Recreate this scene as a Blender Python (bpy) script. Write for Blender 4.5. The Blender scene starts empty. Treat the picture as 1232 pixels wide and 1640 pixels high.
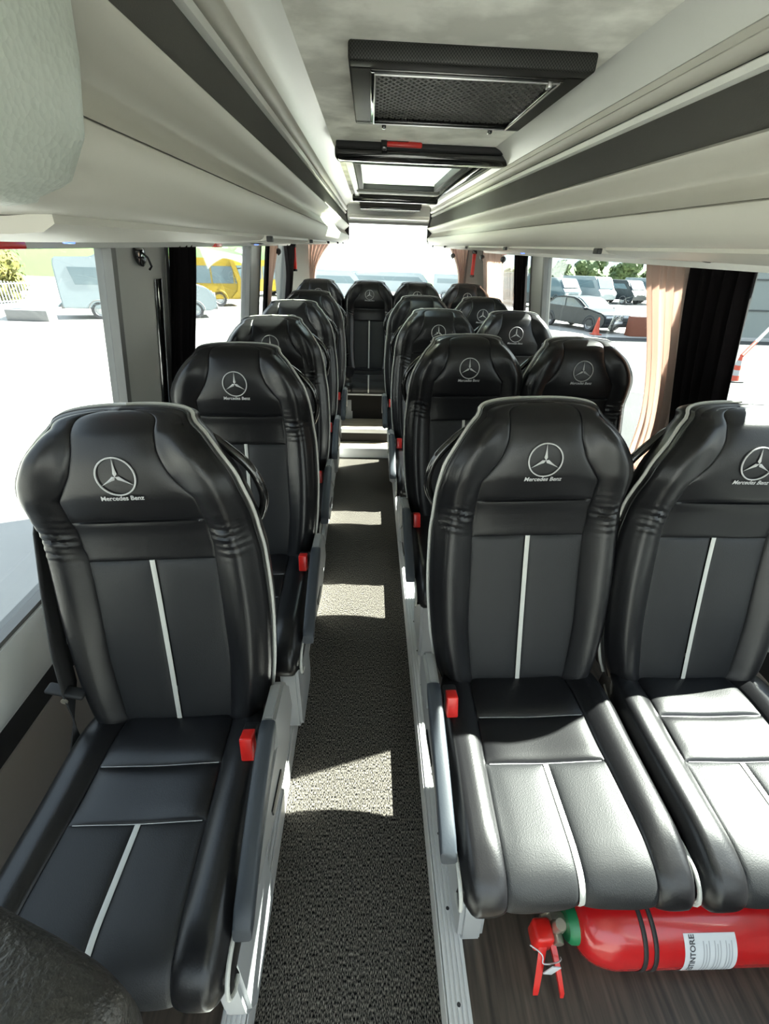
import bpy, bmesh, math, random
import numpy as np
from mathutils import Vector, Matrix
random.seed(7)
SC=bpy.context.scene; COL=SC.collection
PI=math.pi
CAMZ=1.55
# ------------------------------------------------------------------ materials
def mat(name,col,rough=.5,metal=0.,bump=None,spec=.5,noise=None,coat=0.,emit=None,stretch=None,sheen=0.):
    m=bpy.data.materials.new(name); m.use_nodes=True
    nt=m.node_tree; b=nt.nodes['Principled BSDF']
    b.inputs['Base Color'].default_value=(*col,1); b.inputs['Roughness'].default_value=rough
    b.inputs['Metallic'].default_value=metal; b.inputs['Specular IOR Level'].default_value=spec
    b.inputs['Coat Weight'].default_value=coat; b.inputs['Coat Roughness'].default_value=.08
    b.inputs['Sheen Weight'].default_value=sheen
    if emit: b.inputs['Emission Color'].default_value=(*emit[0],1); b.inputs['Emission Strength'].default_value=emit[1]
    tc=None
    def coord():
        t=nt.nodes.new('ShaderNodeTexCoord'); mp=nt.nodes.new('ShaderNodeMapping')
        if stretch: mp.inputs['Scale'].default_value=stretch
        nt.links.new(t.outputs['Object'],mp.inputs['Vector']); return mp.outputs['Vector']
    if noise or bump: tc=coord()
    if noise:   # (scale, detail, col2, lo, hi)
        n=nt.nodes.new('ShaderNodeTexNoise'); n.inputs['Scale'].default_value=noise[0]; n.inputs['Detail'].default_value=noise[1]
        r=nt.nodes.new('ShaderNodeValToRGB'); r.color_ramp.elements[0].position=noise[3]; r.color_ramp.elements[1].position=noise[4]
        r.color_ramp.elements[0].color=(*col,1); r.color_ramp.elements[1].color=(*noise[2],1)
        nt.links.new(tc,n.inputs['Vector']); nt.links.new(n.outputs['Fac'],r.inputs['Fac']); nt.links.new(r.outputs['Color'],b.inputs['Base Color'])
    if bump:    # (scale, strength, distance)
        n=nt.nodes.new('ShaderNodeTexNoise'); n.inputs['Scale'].default_value=bump[0]; n.inputs['Detail'].default_value=3
        bp=nt.nodes.new('ShaderNodeBump'); bp.inputs['Strength'].default_value=bump[1]; bp.inputs['Distance'].default_value=bump[2]
        nt.links.new(tc,n.inputs['Vector']); nt.links.new(n.outputs['Fac'],bp.inputs['Height']); nt.links.new(bp.outputs['Normal'],b.inputs['Normal'])
    return m
def voro_bump(m,scale,strength,dist):
    nt=m.node_tree; b=nt.nodes['Principled BSDF']
    t=nt.nodes.new('ShaderNodeTexCoord'); v=nt.nodes.new('ShaderNodeTexVoronoi'); v.inputs['Scale'].default_value=scale
    bp=nt.nodes.new('ShaderNodeBump'); bp.inputs['Strength'].default_value=strength; bp.inputs['Distance'].default_value=dist
    nt.links.new(t.outputs['Object'],v.inputs['Vector']); nt.links.new(v.outputs['Distance'],bp.inputs['Height']); nt.links.new(bp.outputs['Normal'],b.inputs['Normal'])
def glass(name,tint,refl=1.0):
    m=bpy.data.materials.new(name); m.use_nodes=True; nt=m.node_tree; nt.nodes.clear()
    o=nt.nodes.new('ShaderNodeOutputMaterial'); mx=nt.nodes.new('ShaderNodeMixShader'); t=nt.nodes.new('ShaderNodeBsdfTransparent'); g=nt.nodes.new('ShaderNodeBsdfGlossy')
    lw=nt.nodes.new('ShaderNodeLayerWeight'); lw.inputs['Blend'].default_value=.5
    pw=nt.nodes.new('ShaderNodeMath'); pw.operation='POWER'; pw.inputs[1].default_value=4.5; nt.links.new(lw.outputs['Facing'],pw.inputs[0])
    f=nt.nodes.new('ShaderNodeMath'); f.operation='MULTIPLY_ADD'; f.inputs[1].default_value=.55; f.inputs[2].default_value=.025; nt.links.new(pw.outputs[0],f.inputs[0])
    t.inputs['Color'].default_value=(*tint,1); g.inputs['Roughness'].default_value=.01; g.inputs['Color'].default_value=(.9,.95,1,1)
    nt.links.new(f.outputs[0],mx.inputs[0]); nt.links.new(t.outputs[0],mx.inputs[1]); nt.links.new(g.outputs[0],mx.inputs[2]); nt.links.new(mx.outputs[0],o.inputs[0])
    return m
M={}
M['leather']=mat('black leather',(.0065,.0065,.0075),.32,bump=(420,.25,.0008),spec=.38)
M['leather_n']=mat('black leather neck',(.0065,.0065,.0075),.30,bump=(300,.25,.0008),spec=.40)
M['panel']=mat('perforated black leather',(.0125,.0132,.0145),.50,spec=.32)
voro_bump(M['panel'],420,.35,.0006)
M['piping']=mat('silver grey piping',(.46,.46,.43),.4)
M['thread']=mat('pale thread',(.42,.42,.42),.5)
M['meshg']=mat('olive grey mesh',(.11,.11,.10),.5)
M['shell']=mat('black seat shell',(.012,.012,.013),.35,bump=(200,.2,.0005))
M['gloss']=mat('gloss black plastic',(.008,.008,.008),.1,coat=.6)
M['padblue']=mat('slate black armrest rubber',(.024,.030,.038),.5,bump=(260,.3,.0006))
M['greyp']=mat('grey plastic',(.22,.22,.215),.42,bump=(300,.15,.0003))
M['legp']=mat('pale grey leg plastic',(.33,.34,.35),.4)
M['red']=mat('red plastic',(.60,.016,.012),.3,coat=.2)
M['belt']=mat('black webbing',(.016,.016,.017),.65,bump=(500,.4,.0006))
M['metal']=mat('brushed metal',(.6,.6,.6),.3,1.)
M['alu']=mat('ridged aluminium',(.66,.66,.66),.40,.3,bump=(80,.05,.0005))
M['carpet']=mat('charcoal carpet',(.003,.003,.0035),.95,noise=(260,3,(.28,.255,.22),.43,.76),bump=(240,.8,.003),stretch=(1.8,.55,1),spec=.05)
M['wood']=mat('grey wood vinyl',(.026,.020,.016),.42,noise=(9,6,(.090,.070,.054),.32,.72),stretch=(9,.5,1),bump=(9,.15,.001))
M['woodl']=mat('pale oak vinyl',(.30,.24,.17),.45,noise=(9,5,(.55,.47,.36),.3,.7),stretch=(.6,9,1))
M['riser']=mat('black riser carpet',(.012,.010,.009),.95,bump=(500,.5,.002))
M['suede']=mat('mottled grey suede',(.66,.65,.58),.85,noise=(6,8,(.99,.98,.90),.40,.56),bump=(160,.3,.001),sheen=.2)
M['fascia']=mat('warm light grey rack plastic',(.43,.415,.365),.45,bump=(170,.12,.0006))
M['fascia2']=mat('satin light grey trim',(.66,.66,.62),.30,spec=.6)
M['charcoal']=mat('charcoal rack fabric',(.055,.053,.047),.9,bump=(400,.4,.001))
M['padvinyl']=mat('pale grey grained vinyl',(.42,.45,.40),.42,spec=.5)
voro_bump(M['padvinyl'],230,.22,.002)
M['carbon']=mat('black carbon weave',(.014,.014,.014),.5,spec=.3)
def weave(m,s):
    nt=m.node_tree;b=nt.nodes['Principled BSDF'];t=nt.nodes.new('ShaderNodeTexCoord');c=nt.nodes.new('ShaderNodeTexChecker');c.inputs['Scale'].default_value=s
    c.inputs['Color1'].default_value=(.006,.006,.006,1);c.inputs['Color2'].default_value=(.035,.035,.032,1)
    nt.links.new(t.outputs['Object'],c.inputs['Vector']);nt.links.new(c.outputs['Color'],b.inputs['Base Color'])
weave(M['carbon'],330)
M['wallw']=mat('white wall plastic',(.62,.63,.62),.35)
M['wallg']=mat('grey pillar trim',(.36,.36,.34),.45,bump=(200,.1,.0005))
M['wallp']=mat('beige lower trim',(.30,.27,.25),.6)
M['rubber']=mat('grey window rubber',(.13,.13,.125),.5)
M['black']=mat('matt black',(.010,.010,.011),.6)
M['curt_d']=mat('black curtain cloth',(.0055,.0045,.005),.95,spec=.05)
M['curt_l']=mat('pale pink beige curtain cloth',(.42,.35,.31),.85,bump=(400,.3,.001))
def translucent(m,amount,col):
    nt=m.node_tree; b=nt.nodes['Principled BSDF']; o=[n for n in nt.nodes if n.type=='OUTPUT_MATERIAL'][0]
    t=nt.nodes.new('ShaderNodeBsdfTranslucent'); t.inputs['Color'].default_value=(*col,1); mx=nt.nodes.new('ShaderNodeMixShader'); mx.inputs[0].default_value=amount
    nt.links.new(b.outputs[0],mx.inputs[1]); nt.links.new(t.outputs[0],mx.inputs[2]); nt.links.new(mx.outputs[0],o.inputs[0])
translucent(M['curt_l'],.5,(.78,.62,.55))
M['glass']=glass('window glass',(.84,.88,.87))
M['sideglass']=glass('tinted side glass',(.72,.76,.75))
M['hatchglass']=glass('tinted hatch glass',(.88,.95,.88))
M['ered']=mat('extinguisher red',(.45,.008,.010),.25,coat=.5)
M['green']=mat('green collar',(.01,.16,.06),.4)
M['brass']=mat('dull nickel valve',(.50,.47,.40),.35,.8)
M['paper']=mat('white label paper',(.55,.57,.60),.5)
M['ink']=mat('dark ink',(.05,.05,.06),.6)
M['inkg']=mat('grey ink',(.33,.35,.38),.6)
M['led']=mat('blue led',(.02,.05,.5),.3,emit=((.05,.12,1),3))
# outdoors
M['conc']=mat('pale concrete paving',(.27,.26,.245),.8,noise=(.6,4,(.33,.32,.30),.3,.7))
M['asph']=mat('worn grey asphalt',(.020,.0215,.0215),.9,noise=(1.2,6,(.028,.030,.029),.3,.7))  # dark grey carries the building's shade as colour
M['dirt']=mat('joint line',(.11,.10,.085),.9)
M['white']=mat('white paint',(.21,.25,.27),.4)
M['yellow']=mat('bus yellow paint',(.27,.185,.008),.35)
M['carp']=mat('dark blue grey car paint',(.012,.019,.024),.4)
M['vglass']=mat('vehicle glass',(.09,.13,.15),.12,coat=.3)
M['vglass2']=mat('vehicle glass dark',(.04,.07,.08),.2)
M['tyre']=mat('tyre rubber',(.05,.05,.055),.8)
M['rim']=mat('wheel rim',(.40,.41,.42),.4,.3)
M['plast']=mat('grey bumper plastic',(.15,.15,.15),.6)
M['lampw']=mat('headlamp lens',(.45,.48,.5),.15)
M['field']=mat('green field grass',(.045,.105,.028),.9,noise=(.03,4,(.075,.125,.035),.35,.65))
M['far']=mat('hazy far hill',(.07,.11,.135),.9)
M['leaf_y']=mat('yellow green foliage',(.085,.095,.016),.8,noise=(3,3,(.13,.11,.018),.35,.65))
M['leaf_g']=mat('pine green foliage',(.05,.085,.028),.8,noise=(.8,3,(.085,.12,.038),.35,.65))
M['bark']=mat('bark',(.10,.07,.05),.9)
M['fence']=mat('white fence paint',(.22,.24,.27),.6)
M['orange']=mat('orange red cone plastic',(.42,.05,.02),.5)
M['conew']=mat('cone reflective white',(.34,.34,.34),.5)
M['brownb']=mat('terracotta box',(.17,.055,.03),.7)
M['garage']=mat('grey green panel wall',(.20,.225,.215),.6)
M['garaged']=mat('dark panel joint',(.06,.065,.065),.7)
# ------------------------------------------------------------------ mesh helpers
class MB:
    def __init__(s): s.v=[];s.f=[];s.m=[]
    def add(s,vs,fs,mi=0):
        o=len(s.v); s.v+= [tuple(map(float,p)) for p in vs]; s.f+=[tuple(i+o for i in f) for f in fs]; s.m+=[mi]*len(fs); return s
    def grid(s,P,mi=0,cu=False,cv=False,flip=False):
        nu=len(P);nv=len(P[0]); vs=[p for r in P for p in r]; fs=[]
        for i in range(nu-(0 if cu else 1)):
            for j in range(nv-(0 if cv else 1)):
                a=i*nv+j;b=((i+1)%nu)*nv+j;c=((i+1)%nu)*nv+(j+1)%nv;d=i*nv+(j+1)%nv
                fs.append((a,d,c,b) if flip else (a,b,c,d))
        return s.add(vs,fs,mi)
    def box(s,lo,hi,mi=0,bev=0.,rot=None):
        bm=bmesh.new(); bmesh.ops.create_cube(bm,size=1)
        c=[(a+b)/2 for a,b in zip(lo,hi)]; d=[abs(b-a) for a,b in zip(lo,hi)]
        for v in bm.verts: v.co=Vector((v.co.x*d[0],v.co.y*d[1],v.co.z*d[2]))
        if bev>0: bmesh.ops.bevel(bm,geom=bm.edges[:],offset=min(bev,min(d)*.45),segments=3,affect='EDGES',profile=.5)
        R=rot if rot else Matrix.Identity(3)
        vs=[tuple(R@v.co+Vector(c)) for v in bm.verts]; bm.verts.index_update()
        s.add(vs,[[v.index for v in f.verts] for f in bm.faces],mi); bm.free(); return s
    def tube(s,pts,r,n=8,mi=0,closed=False,caps=True,flat=None):
        pts=[Vector(p) for p in pts]; N=len(pts); rs=r if isinstance(r,(list,tuple)) else [r]*N
        up=None; rings=[]
        for i,p in enumerate(pts):
            if closed: t=pts[(i+1)%N]-pts[i-1]
            else: t=pts[min(i+1,N-1)]-pts[max(i-1,0)]
            t.normalize()
            if up is None:
                up=Vector((0,0,1)) if abs(t.z)<.9 else Vector((0,1,0))
            up=(up-t*up.dot(t)).normalized(); sd=t.cross(up)
            k=flat if flat else 1.
            rings.append([p+(up*math.cos(2*PI*j/n)*k+sd*math.sin(2*PI*j/n))*rs[i] for j in range(n)])
        s.grid(rings,mi,cu=closed,cv=True)
        if caps and not closed:
            o=len(s.v); s.v+=[tuple(q) for q in rings[0]]+[tuple(q) for q in rings[-1]]
            s.f+=[tuple(range(o,o+n)),tuple(range(o+2*n-1,o+n-1,-1))]; s.m+=[mi,mi]
        return s
    def lathe(s,prof,axis='z',c=(0,0,0),n=32,mi=0):   # prof: (r,h)
        R=[]
        for r,h in prof:
            ring=[]
            for j in range(n):
                a=2*PI*j/n; p=(r*math.cos(a),r*math.sin(a),h)
                if axis=='x': p=(p[2],p[0],p[1])
                if axis=='y': p=(p[0],p[2],p[1])
                ring.append((p[0]+c[0],p[1]+c[1],p[2]+c[2]))
            R.append(ring)
        return s.grid(R,mi,cv=True)
    def prism(s,poly,a0,a1,axis='x',mi=0,bev=0.):    # poly 2D; extruded along axis between a0,a1
        def mk(p,a): return {'x':(a,p[0],p[1]),'y':(p[0],a,p[1]),'z':(p[0],p[1],a)}[axis]
        bm=bmesh.new(); A=[bm.verts.new(mk(p,a0)) for p in poly]; B=[bm.verts.new(mk(p,a1)) for p in poly]; n=len(poly)
        fs=[bm.faces.new(A),bm.faces.new(B[::-1])]+[bm.faces.new((A[i],B[i],B[(i+1)%n],A[(i+1)%n])) for i in range(n)]
        bmesh.ops.recalc_face_normals(bm,faces=bm.faces[:])
        if bev: bmesh.ops.bevel(bm,geom=bm.edges[:],offset=bev,segments=2,affect='EDGES')
        bmesh.ops.triangulate(bm,faces=[f for f in bm.faces if len(f.verts)>4])
        bm.verts.index_update()
        s.add([tuple(v.co) for v in bm.verts],[[v.index for v in f.verts] for f in bm.faces],mi); bm.free(); return s
    def build(s,name,mats,parent=None,smooth=True,ang=40,fix=True):
        me=bpy.data.meshes.new(name); me.from_pydata(s.v,[],s.f)
        if not isinstance(mats,(list,tuple)): mats=[mats]
        for m in mats: me.materials.append(M[m] if isinstance(m,str) else m)
        me.polygons.foreach_set('material_index',s.m)
        if fix:
            bm=bmesh.new(); bm.from_mesh(me); bmesh.ops.remove_doubles(bm,verts=bm.verts[:],dist=1e-6); bmesh.ops.recalc_face_normals(bm,faces=bm.faces[:]); bm.to_mesh(me); bm.free()
        if smooth:
            me.polygons.foreach_set('use_smooth',[True]*len(me.polygons)); me.set_sharp_from_angle(angle=math.radians(ang))
        me.update(); o=bpy.data.objects.new(name,me); COL.objects.link(o)
        if parent is not None: o.parent=parent
        return o
def tag(o,label=None,cat=None,group=None,kind=None):
    if label:o['label']=label
    if cat:o['category']=cat
    if group:o['group']=group
    if kind:o['kind']=kind
    return o
def empty(name,loc=(0,0,0),rz=0.,ry=0.):
    o=bpy.data.objects.new(name,None); COL.objects.link(o); o.location=loc; o.rotation_euler=(0,ry,rz); o.empty_display_size=.05; return o
def copy_tree(o,parent=None):
    c=o.copy(); COL.objects.link(c)
    if parent is not None: c.parent=parent
    for ch in list(o.children): copy_tree(ch,c)
    return c
def cr(xs,ys,x):
    xs=np.asarray(xs,float);ys=np.asarray(ys,float)
    if x<=xs[0]:return float(ys[0])
    if x>=xs[-1]:return float(ys[-1])
    i=int(np.searchsorted(xs,x)-1); n=len(xs)
    def sl(k):
        if k==0:return (ys[1]-ys[0])/(xs[1]-xs[0])
        if k==n-1:return (ys[-1]-ys[-2])/(xs[-1]-xs[-2])
        a=(ys[k]-ys[k-1])/(xs[k]-xs[k-1]);b=(ys[k+1]-ys[k])/(xs[k+1]-xs[k])
        return 0. if a*b<=0 else 2*a*b/(a+b)
    h=xs[i+1]-xs[i];t=(x-xs[i])/h;m0=sl(i)*h;m1=sl(i+1)*h
    return float((2*t**3-3*t*t+1)*ys[i]+(t**3-2*t*t+t)*m0+(-2*t**3+3*t*t)*ys[i+1]+(t**3-t*t)*m1)
def S(a,b,x):
    t=min(1,max(0,(x-a)/(b-a))); return t*t*(3-2*t)
def text_mesh(body,size,align='CENTER',shear=0.,ext=0.):
    c=bpy.data.curves.new('t','FONT'); c.body=body; c.size=size; c.align_x=align; c.align_y='CENTER'; c.shear=shear; c.extrude=ext; c.resolution_u=3; c.offset=size*.022
    o=bpy.data.objects.new('t',c); COL.objects.link(o); bpy.context.view_layer.update()
    me=bpy.data.meshes.new_from_object(o.evaluated_get(bpy.context.evaluated_depsgraph_get()))
    vs=[tuple(v.co) for v in me.vertices]; fs=[tuple(p.vertices) for p in me.polygons]
    bpy.data.objects.remove(o); bpy.data.curves.remove(c); bpy.data.meshes.remove(me); return vs,fs
# ------------------------------------------------------------------ the seat
D=np.array([0,.237,.9715]); Nn=np.array([0,-.9715,.237]); B0=np.array([0,.0,.437])
WT=.756
def hw(w):
    if w<=.726: return cr([0,.05,.16,.30,.43,.49,.545,.61,.66,.70,.726],[.200,.217,.233,.240,.236,.229,.226,.214,.188,.158,.130],w)
    q=min(1,(w-.726)/(WT-.726)); return .130*max(0.,1-q**3.2)**(1/2.2)
def prof_(w): return cr([0,.2,.423,.49,.545,.60,.66,.71,.74,.756],[.0,-.010,-.016,-.006,.020,.043,.050,.042,.018,.0],w)
def bsurf(u,w,off=0.):
    h=max(hw(w),1e-4); r=abs(u)/h
    p=prof_(w)
    wing=(.026-.012*S(.45,.6,w))*S(.56,.82,r)*(1-S(.66,.74,w)) - (.030-.012*S(.5,.6,w))*S(.84,1.0,r)**1.5
    if w>.70: wing*=1-.5*S(.70,.745,w)
    return B0+D*w+Nn*(p+wing+off)+np.array([u,0,0])
def puff(q,k=3.5,e=.55): return max(0.,1-abs(2*q-1)**k)**e
def cosp(i,n,k=.85):
    t=i/n; return (1-k)*t+k*(.5-.5*math.cos(PI*t))
def cseam(w):  # inner boundary of the side bolster
    c=cr([0,.2,.423,.525,.56,.60,.64,.69,.756],[.128,.143,.142,.152,.147,.122,.096,.082,.080],w)
    return min(c,hw(w)*.62)
def bpanel(ul,ur,w0,w1,nu,nw,amp,mi=0,wr=False):
    P=[]
    for j in range(nw+1):
        b=cosp(j,nw,.7); w=w0+(w1-w0)*b; row=[]
        for i in range(nu+1):
            a=cosp(i,nu); u=ul(w)+(ur(w)-ul(w))*a
            o=amp*puff(a)*puff(b,10,.5)-.002
            if wr:
                g=math.exp(-((w-.485)/.038)**2)*math.exp(-((a-.45)/.42)**2)
                ws=w+.006*math.sin(a*5+ul(.3)*40)+.010*(a-.5)**2*4
                o+= g*(.0030*math.sin(ws*2*PI/.0165)+.0016*math.sin(ws*2*PI/.0237+a*3))
            row.append(bsurf(u,w,o))
        P.append(row)
    return MB().grid(P,mi)
ST=.0058
def outline(off,ex=0.,n=90):
    ws=[ .720*i/40 for i in range(41)]+[.726+(WT-.726)*(1-(1-i/16)**2) for i in range(1,17)]
    L=[(-(hw(w)+ex),w) for w in ws]; R=[(hw(w)+ex,w) for w in ws[::-1]]
    pts=L+R[1:]
    return pts
def opos(u,w,off,ex):
    h=hw(w); s=-1 if u<0 else 1
    base=bsurf(s*h,w,0)
    return np.array([u+ (s*ex if h>.02 else 0),0,0])+np.array([0,base[1],base[2]])+Nn*off+D*(ex if w>.735 else ex*max(0,min(1,(w-.675)/.06)))
def make_backrest(root):
    b=MB()
    O=outline(0)
    offs=[(0,0),(-.006,.004),(-.02,.007),(-.034,.006),(-.046,.002),(-.06,.006),(-.085,.004),(-.105,-.012),(-.115,-.04)]
    P=[[opos(u,w,o,e) for (u,w) in O] for (o,e) in offs]
    b.grid(P,0)
    # rear skin
    rows=[]
    for k in range(0,57):
        (u,w)=O[k]; rows.append([opos(a*(hw(w)-.04 if hw(w)>.05 else hw(w)*.2),w,0,0)*0+ (lambda q:q)(np.array([a*max(hw(w)-.04,.0),0,0])+np.array([0,1,1])*bsurf(hw(w),w,0)+Nn*(-.115-.012*(1-a*a))+D*(-.04*max(0,(w-.67)/.086))) for a in (-1,-.5,0,.5,1)])
    b.grid(rows,0)
    # bottom closure under the front panels
    b.grid([[bsurf(a*hw(0),0,o) for a in (-1,-.5,0,.5,1)] for o in (-.004,-.05,-.11)],0)
    o=b.build('backrest','leather',root); return o
_cache={}
def seat_parts(root,side,kind):
    """side=+1: aisle lies on local +x. kind: single / aisle / window / rear"""
    bk=make_backrest(root)
    c=lambda s:(lambda w:s*cseam(w)); h=lambda s:(lambda w:s*hw(w)); k=lambda v:(lambda w:v)
    bpanel(c(-1),k(-ST),.0,.423,14,30,.007,0).build('centre_panel','panel',bk)
    bpanel(k(ST),c(1),.0,.423,14,30,.007,0).build('centre_panel','panel',bk)
    bpanel(c(-1),c(1),.423,.525,28,14,.010,0).build('shoulder_band','leather',bk)
    hd=bpanel(c(-1),c(1),.525,WT-.0005,34,44,.009,0).build('headrest','leather',bk)
    for s in (-1,1):
        bpanel(c(s),h(s),.0,WT-.0005,18,210,.008,0,True).build('side_bolster','leather_n',bk)
    m=MB(); m.grid([[bsurf(u,.425*j/30,.0035-.0012*abs(u)/ST) for u in (-ST,-ST*.6,0,ST*.6,ST)] for j in range(31)]); m.build('centre_strip','piping',bk)
    m=MB(); O=outline(0); m.tube([opos(u,w,-.036,.0085) for u,w in O],.0044,8); m.build('piping','piping',bk)
    m=MB(); m.tube([opos(u,w,-.014,.0062) for u,w in O],.0016,6); m.build('seam_stitching','shell',bk)
    # emblem
    def on(u,w,z): return bsurf(u,w,.009+z)
    m=MB(); ew,R=.632,.0385
    m.tube([on(R*math.cos(a),ew+R*math.sin(a),.0012) for a in np.linspace(0,2*PI,49)[:-1]],.0017,6,closed=True)
    for q in range(3):
        a=PI/2+q*2*PI/3; t=(math.cos(a),math.sin(a)); n=(-t[1],t[0])
        def pt(r,o,z): return on(t[0]*r+n[0]*o,ew+t[1]*r+n[1]*o,z)
        w2=.0046
        c0=pt(0,0,.003); tip=pt(R-.001,0,.0015); e1=(pt(.006,w2*.9,.0008)); e2=(pt(.006,-w2*.9,.0008))
        rr=[pt(.012,0,.0028),pt(.022,0,.0022)]
        l=[pt(.012,w2*.62,.0008),pt(.022,w2*.34,.0008)]; r_=[pt(.012,-w2*.62,.0008),pt(.022,-w2*.34,.0008)]
        m.add([c0,e1,l[0],l[1],tip,r_[1],r_[0],e2,rr[0],rr[1]],[(0,1,2,8),(8,2,3,9),(9,3,4),(9,4,5),(8,9,5,6),(0,8,6,7)])
    m.build('emblem','thread',bk,fix=False)
    vs,fs=_txt; m=MB(); m.add([on(x,.586+y,.0018) for x,y,z in vs],fs); m.build('emblem_lettering','thread',bk,smooth=False,fix=False)
    # grab handle on the aisle shoulder
    if kind!='rear':
        m=MB(); s=side; pts=[]
        for i in range(21):
            t=i/20; w=.48+.215*t; bul=.042*math.sin(PI*t)**.7
            q=opos(s*hw(w),w,-.088,0); pts.append(q+np.array([s*(bul-.012),0,0]))
        m.tube(pts,.0105,10); m.build('grab_handle','gloss',bk)
    # ---------------- cushion
    cu=cushion(root)
    # ---------------- frame and legs
    m=MB(); m.box((-.20,-.42,.305),(.20,.02,.332),0,.006); m.tube([(-.21,-.32,.300),(.21,-.32,.300)],.014,10); m.tube([(-.21,-.06,.300),(.21,-.06,.300)],.014,10)
    m.box((-.19,-.01,.31),(.19,.07,.44),0,.01)
    m.build('seat_frame','shell',root)
    legs=[side*.178] if kind!='rear' else [-.17,.17]
    if kind=='single': legs=[side*.178,-side*.16]
    if kind=='window': legs=[-.17]
    for x in legs:
        m=MB(); m.prism([(-.415,.0),(-.22,.0),(-.19,.03),(-.16,.30),(-.41,.30),(-.435,.05)],x-.030,x+.030,'x',0,.010)
        m.build('leg','legp',root)
    if kind=='window':
        pass
    # ---------------- armrest and buckle
    if kind in('single','aisle'):
        s=side; X=s*.249
        br=MB(); br.prism([(-.11,.46),(.0,.37),(.065,.39),(.07,.47),(.03,.525),(-.08,.535)],X-.016,X+.016,'x',0,.008)
        arm=br.build('armrest','greyp',root)
        m=MB(); L=15; rings=[]
        a0=np.array([X,-.085,.520]); a1=np.array([X+s*.004,-.415,.428])
        for i in range(L+1):
            t=i/L; p=a0+(a1-a0)*t+np.array([0,0,.010*math.sin(PI*t)]); e=min(1,min(t,1-t)*10+.35)**.5
            hx=.0175*(.9+.1*e); hz=.024*(1-.12*t)*e
            ring=[]
            for j in range(16):
                a=2*PI*j/16; cx=abs(math.cos(a))**.45*np.sign(math.cos(a)); cz=abs(math.sin(a))**.45*np.sign(math.sin(a))
                ring.append(p+np.array([cx*hx,cz*hz*.42,cz*hz]))
            rings.append(ring)
        m.grid(rings,0,cv=True)
        for rg in (rings[0],rings[-1]): m.add(rg,[tuple(range(16))])
        m.build('arm_pad','padblue',arm)
        m=MB(); m.prism([(-.33,.375),(-.28,.365),(-.10,.315),(.02,.32),(.055,.40),(-.02,.45),(-.16,.44),(-.34,.40)],X-.010,X+.008,'x',0,.006)
        sp=m.build('side_panel','greyp',root)
        m=MB(); m.prism([(-.20,.370),(-.10,.355),(-.10,.375),(-.20,.388)],X+(.0075 if s>0 else -.0135),X+(.0115 if s>0 else -.0115),'x',0,.001); m.build('adjuster_slot','shell',sp)
    if kind in('single','aisle','rear'):
        s=side; x=s*.205; R=Matrix.Rotation(math.radians(-18),3,'X')
        m=MB(); m.box((x-.018,-.110,.415),(x+.018,-.070,.508),0,.006,R); bu=m.build('belt_buckle','shell',root)
        m=MB(); m.box((x-.0145,-.127,.462),(x+.0145,-.092,.520),0,.004,R); m.build('release_button','red',bu)
    if kind in('single','rear'):
        s=-side
        m=MB(); P=[]
        path=[(s*.10,.705,-.10),(s*.185,.66,-.075),(s*.222,.60,-.052),(s*.240,.5,-.03),(s*.246,.36,-.012),(s*.242,.22,.012),(s*.236,.12,.02)]
        def pw(t):
            q=t*(len(path)-1); i=min(int(q),len(path)-2); f=q-i; a=np.array(path[i]);b=np.array(path[i+1]); return a+(b-a)*f
        for i in range(41):
            u,w,o=pw(i/40); c0=B0+D*w+Nn*o+np.array([u,0,0]); 
            P.append([c0+Nn*(d)+np.array([s*.004*dd,0,0]) for d,dd in ((-.026,0),(-.012,.4),(0,.6),(.012,.4),(.026,0))])
        m.grid(P,0); P2=[]
        a=P[-1]; b_=[np.array([s*(.232-.01*t),-.10+.055*t,.40]) for t in (0,.25,.5,.75,1)]
        m.grid([[a[i]*(1-t)+b_[i]*t for i in range(5)] for t in np.linspace(0,1,14)],0)
        be=m.build('seat_belt','belt',root); sm=be.modifiers.new('thickness','SOLIDIFY'); sm.thickness=.003
        g=B0+D*.12+Nn*.022+np.array([s*.236,0,0])
        m=MB(); R=Matrix.Rotation(math.radians(-s*22),3,'Y')
        m.box((g[0]-.042,g[1]-.022,g[2]-.006),(g[0]+.042,g[1]+.006,g[2]+.006),0,.005,R); 
        m.lathe([(.001,-.003),(.008,-.003),(.008,0),(.001,.001)],'y',(g[0],g[1]-.024,g[2]-.014),14,1)
        m.build('belt_guide',['black','brass'],be)
# cushion surface: path along (y,z)
CP=[(.045,.420),(.0,.437),(-.09,.444),(-.20,.440),(-.31,.440),(-.39,.440),(-.440,.432),(-.470,.410),(-.482,.380),(-.472,.350),(-.445,.332)]
_cl=[0]
for i in range(1,len(CP)): _cl.append(_cl[-1]+math.dist(CP[i],CP[i-1]))
CL=_cl[-1]
def cp(s): return cr(_cl,[p[0] for p in CP],s),cr(_cl,[p[1] for p in CP],s)
def csurf(u,s,off=0.):
    y,z=cp(s); y2,z2=cp(min(CL,s+.004)); y1,z1=cp(max(0,s-.004)); t=np.array([y2-y1,z2-z1]); t/=np.linalg.norm(t); n=np.array([t[1],-t[0]])
    if n[1]<0 and s<.3: n=-n
    r=abs(u)/.232; bol=.016*S(.54,.78,r)*(1-.75*S(.40,.50,s))-.024*S(.86,1.0,r)**2
    o=off+bol-.004*(1-S(0,.55,r))
    return np.array([u,y+n[0]*o,z+n[1]*o])
def chw(s): return .232-.030*(1-S(.0,.14,s))
def cin(s): return cr([0,.10,.2,.45,CL],[.126,.136,.138,.146,.148],s)
SB1,SB2=.168,.286
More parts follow.
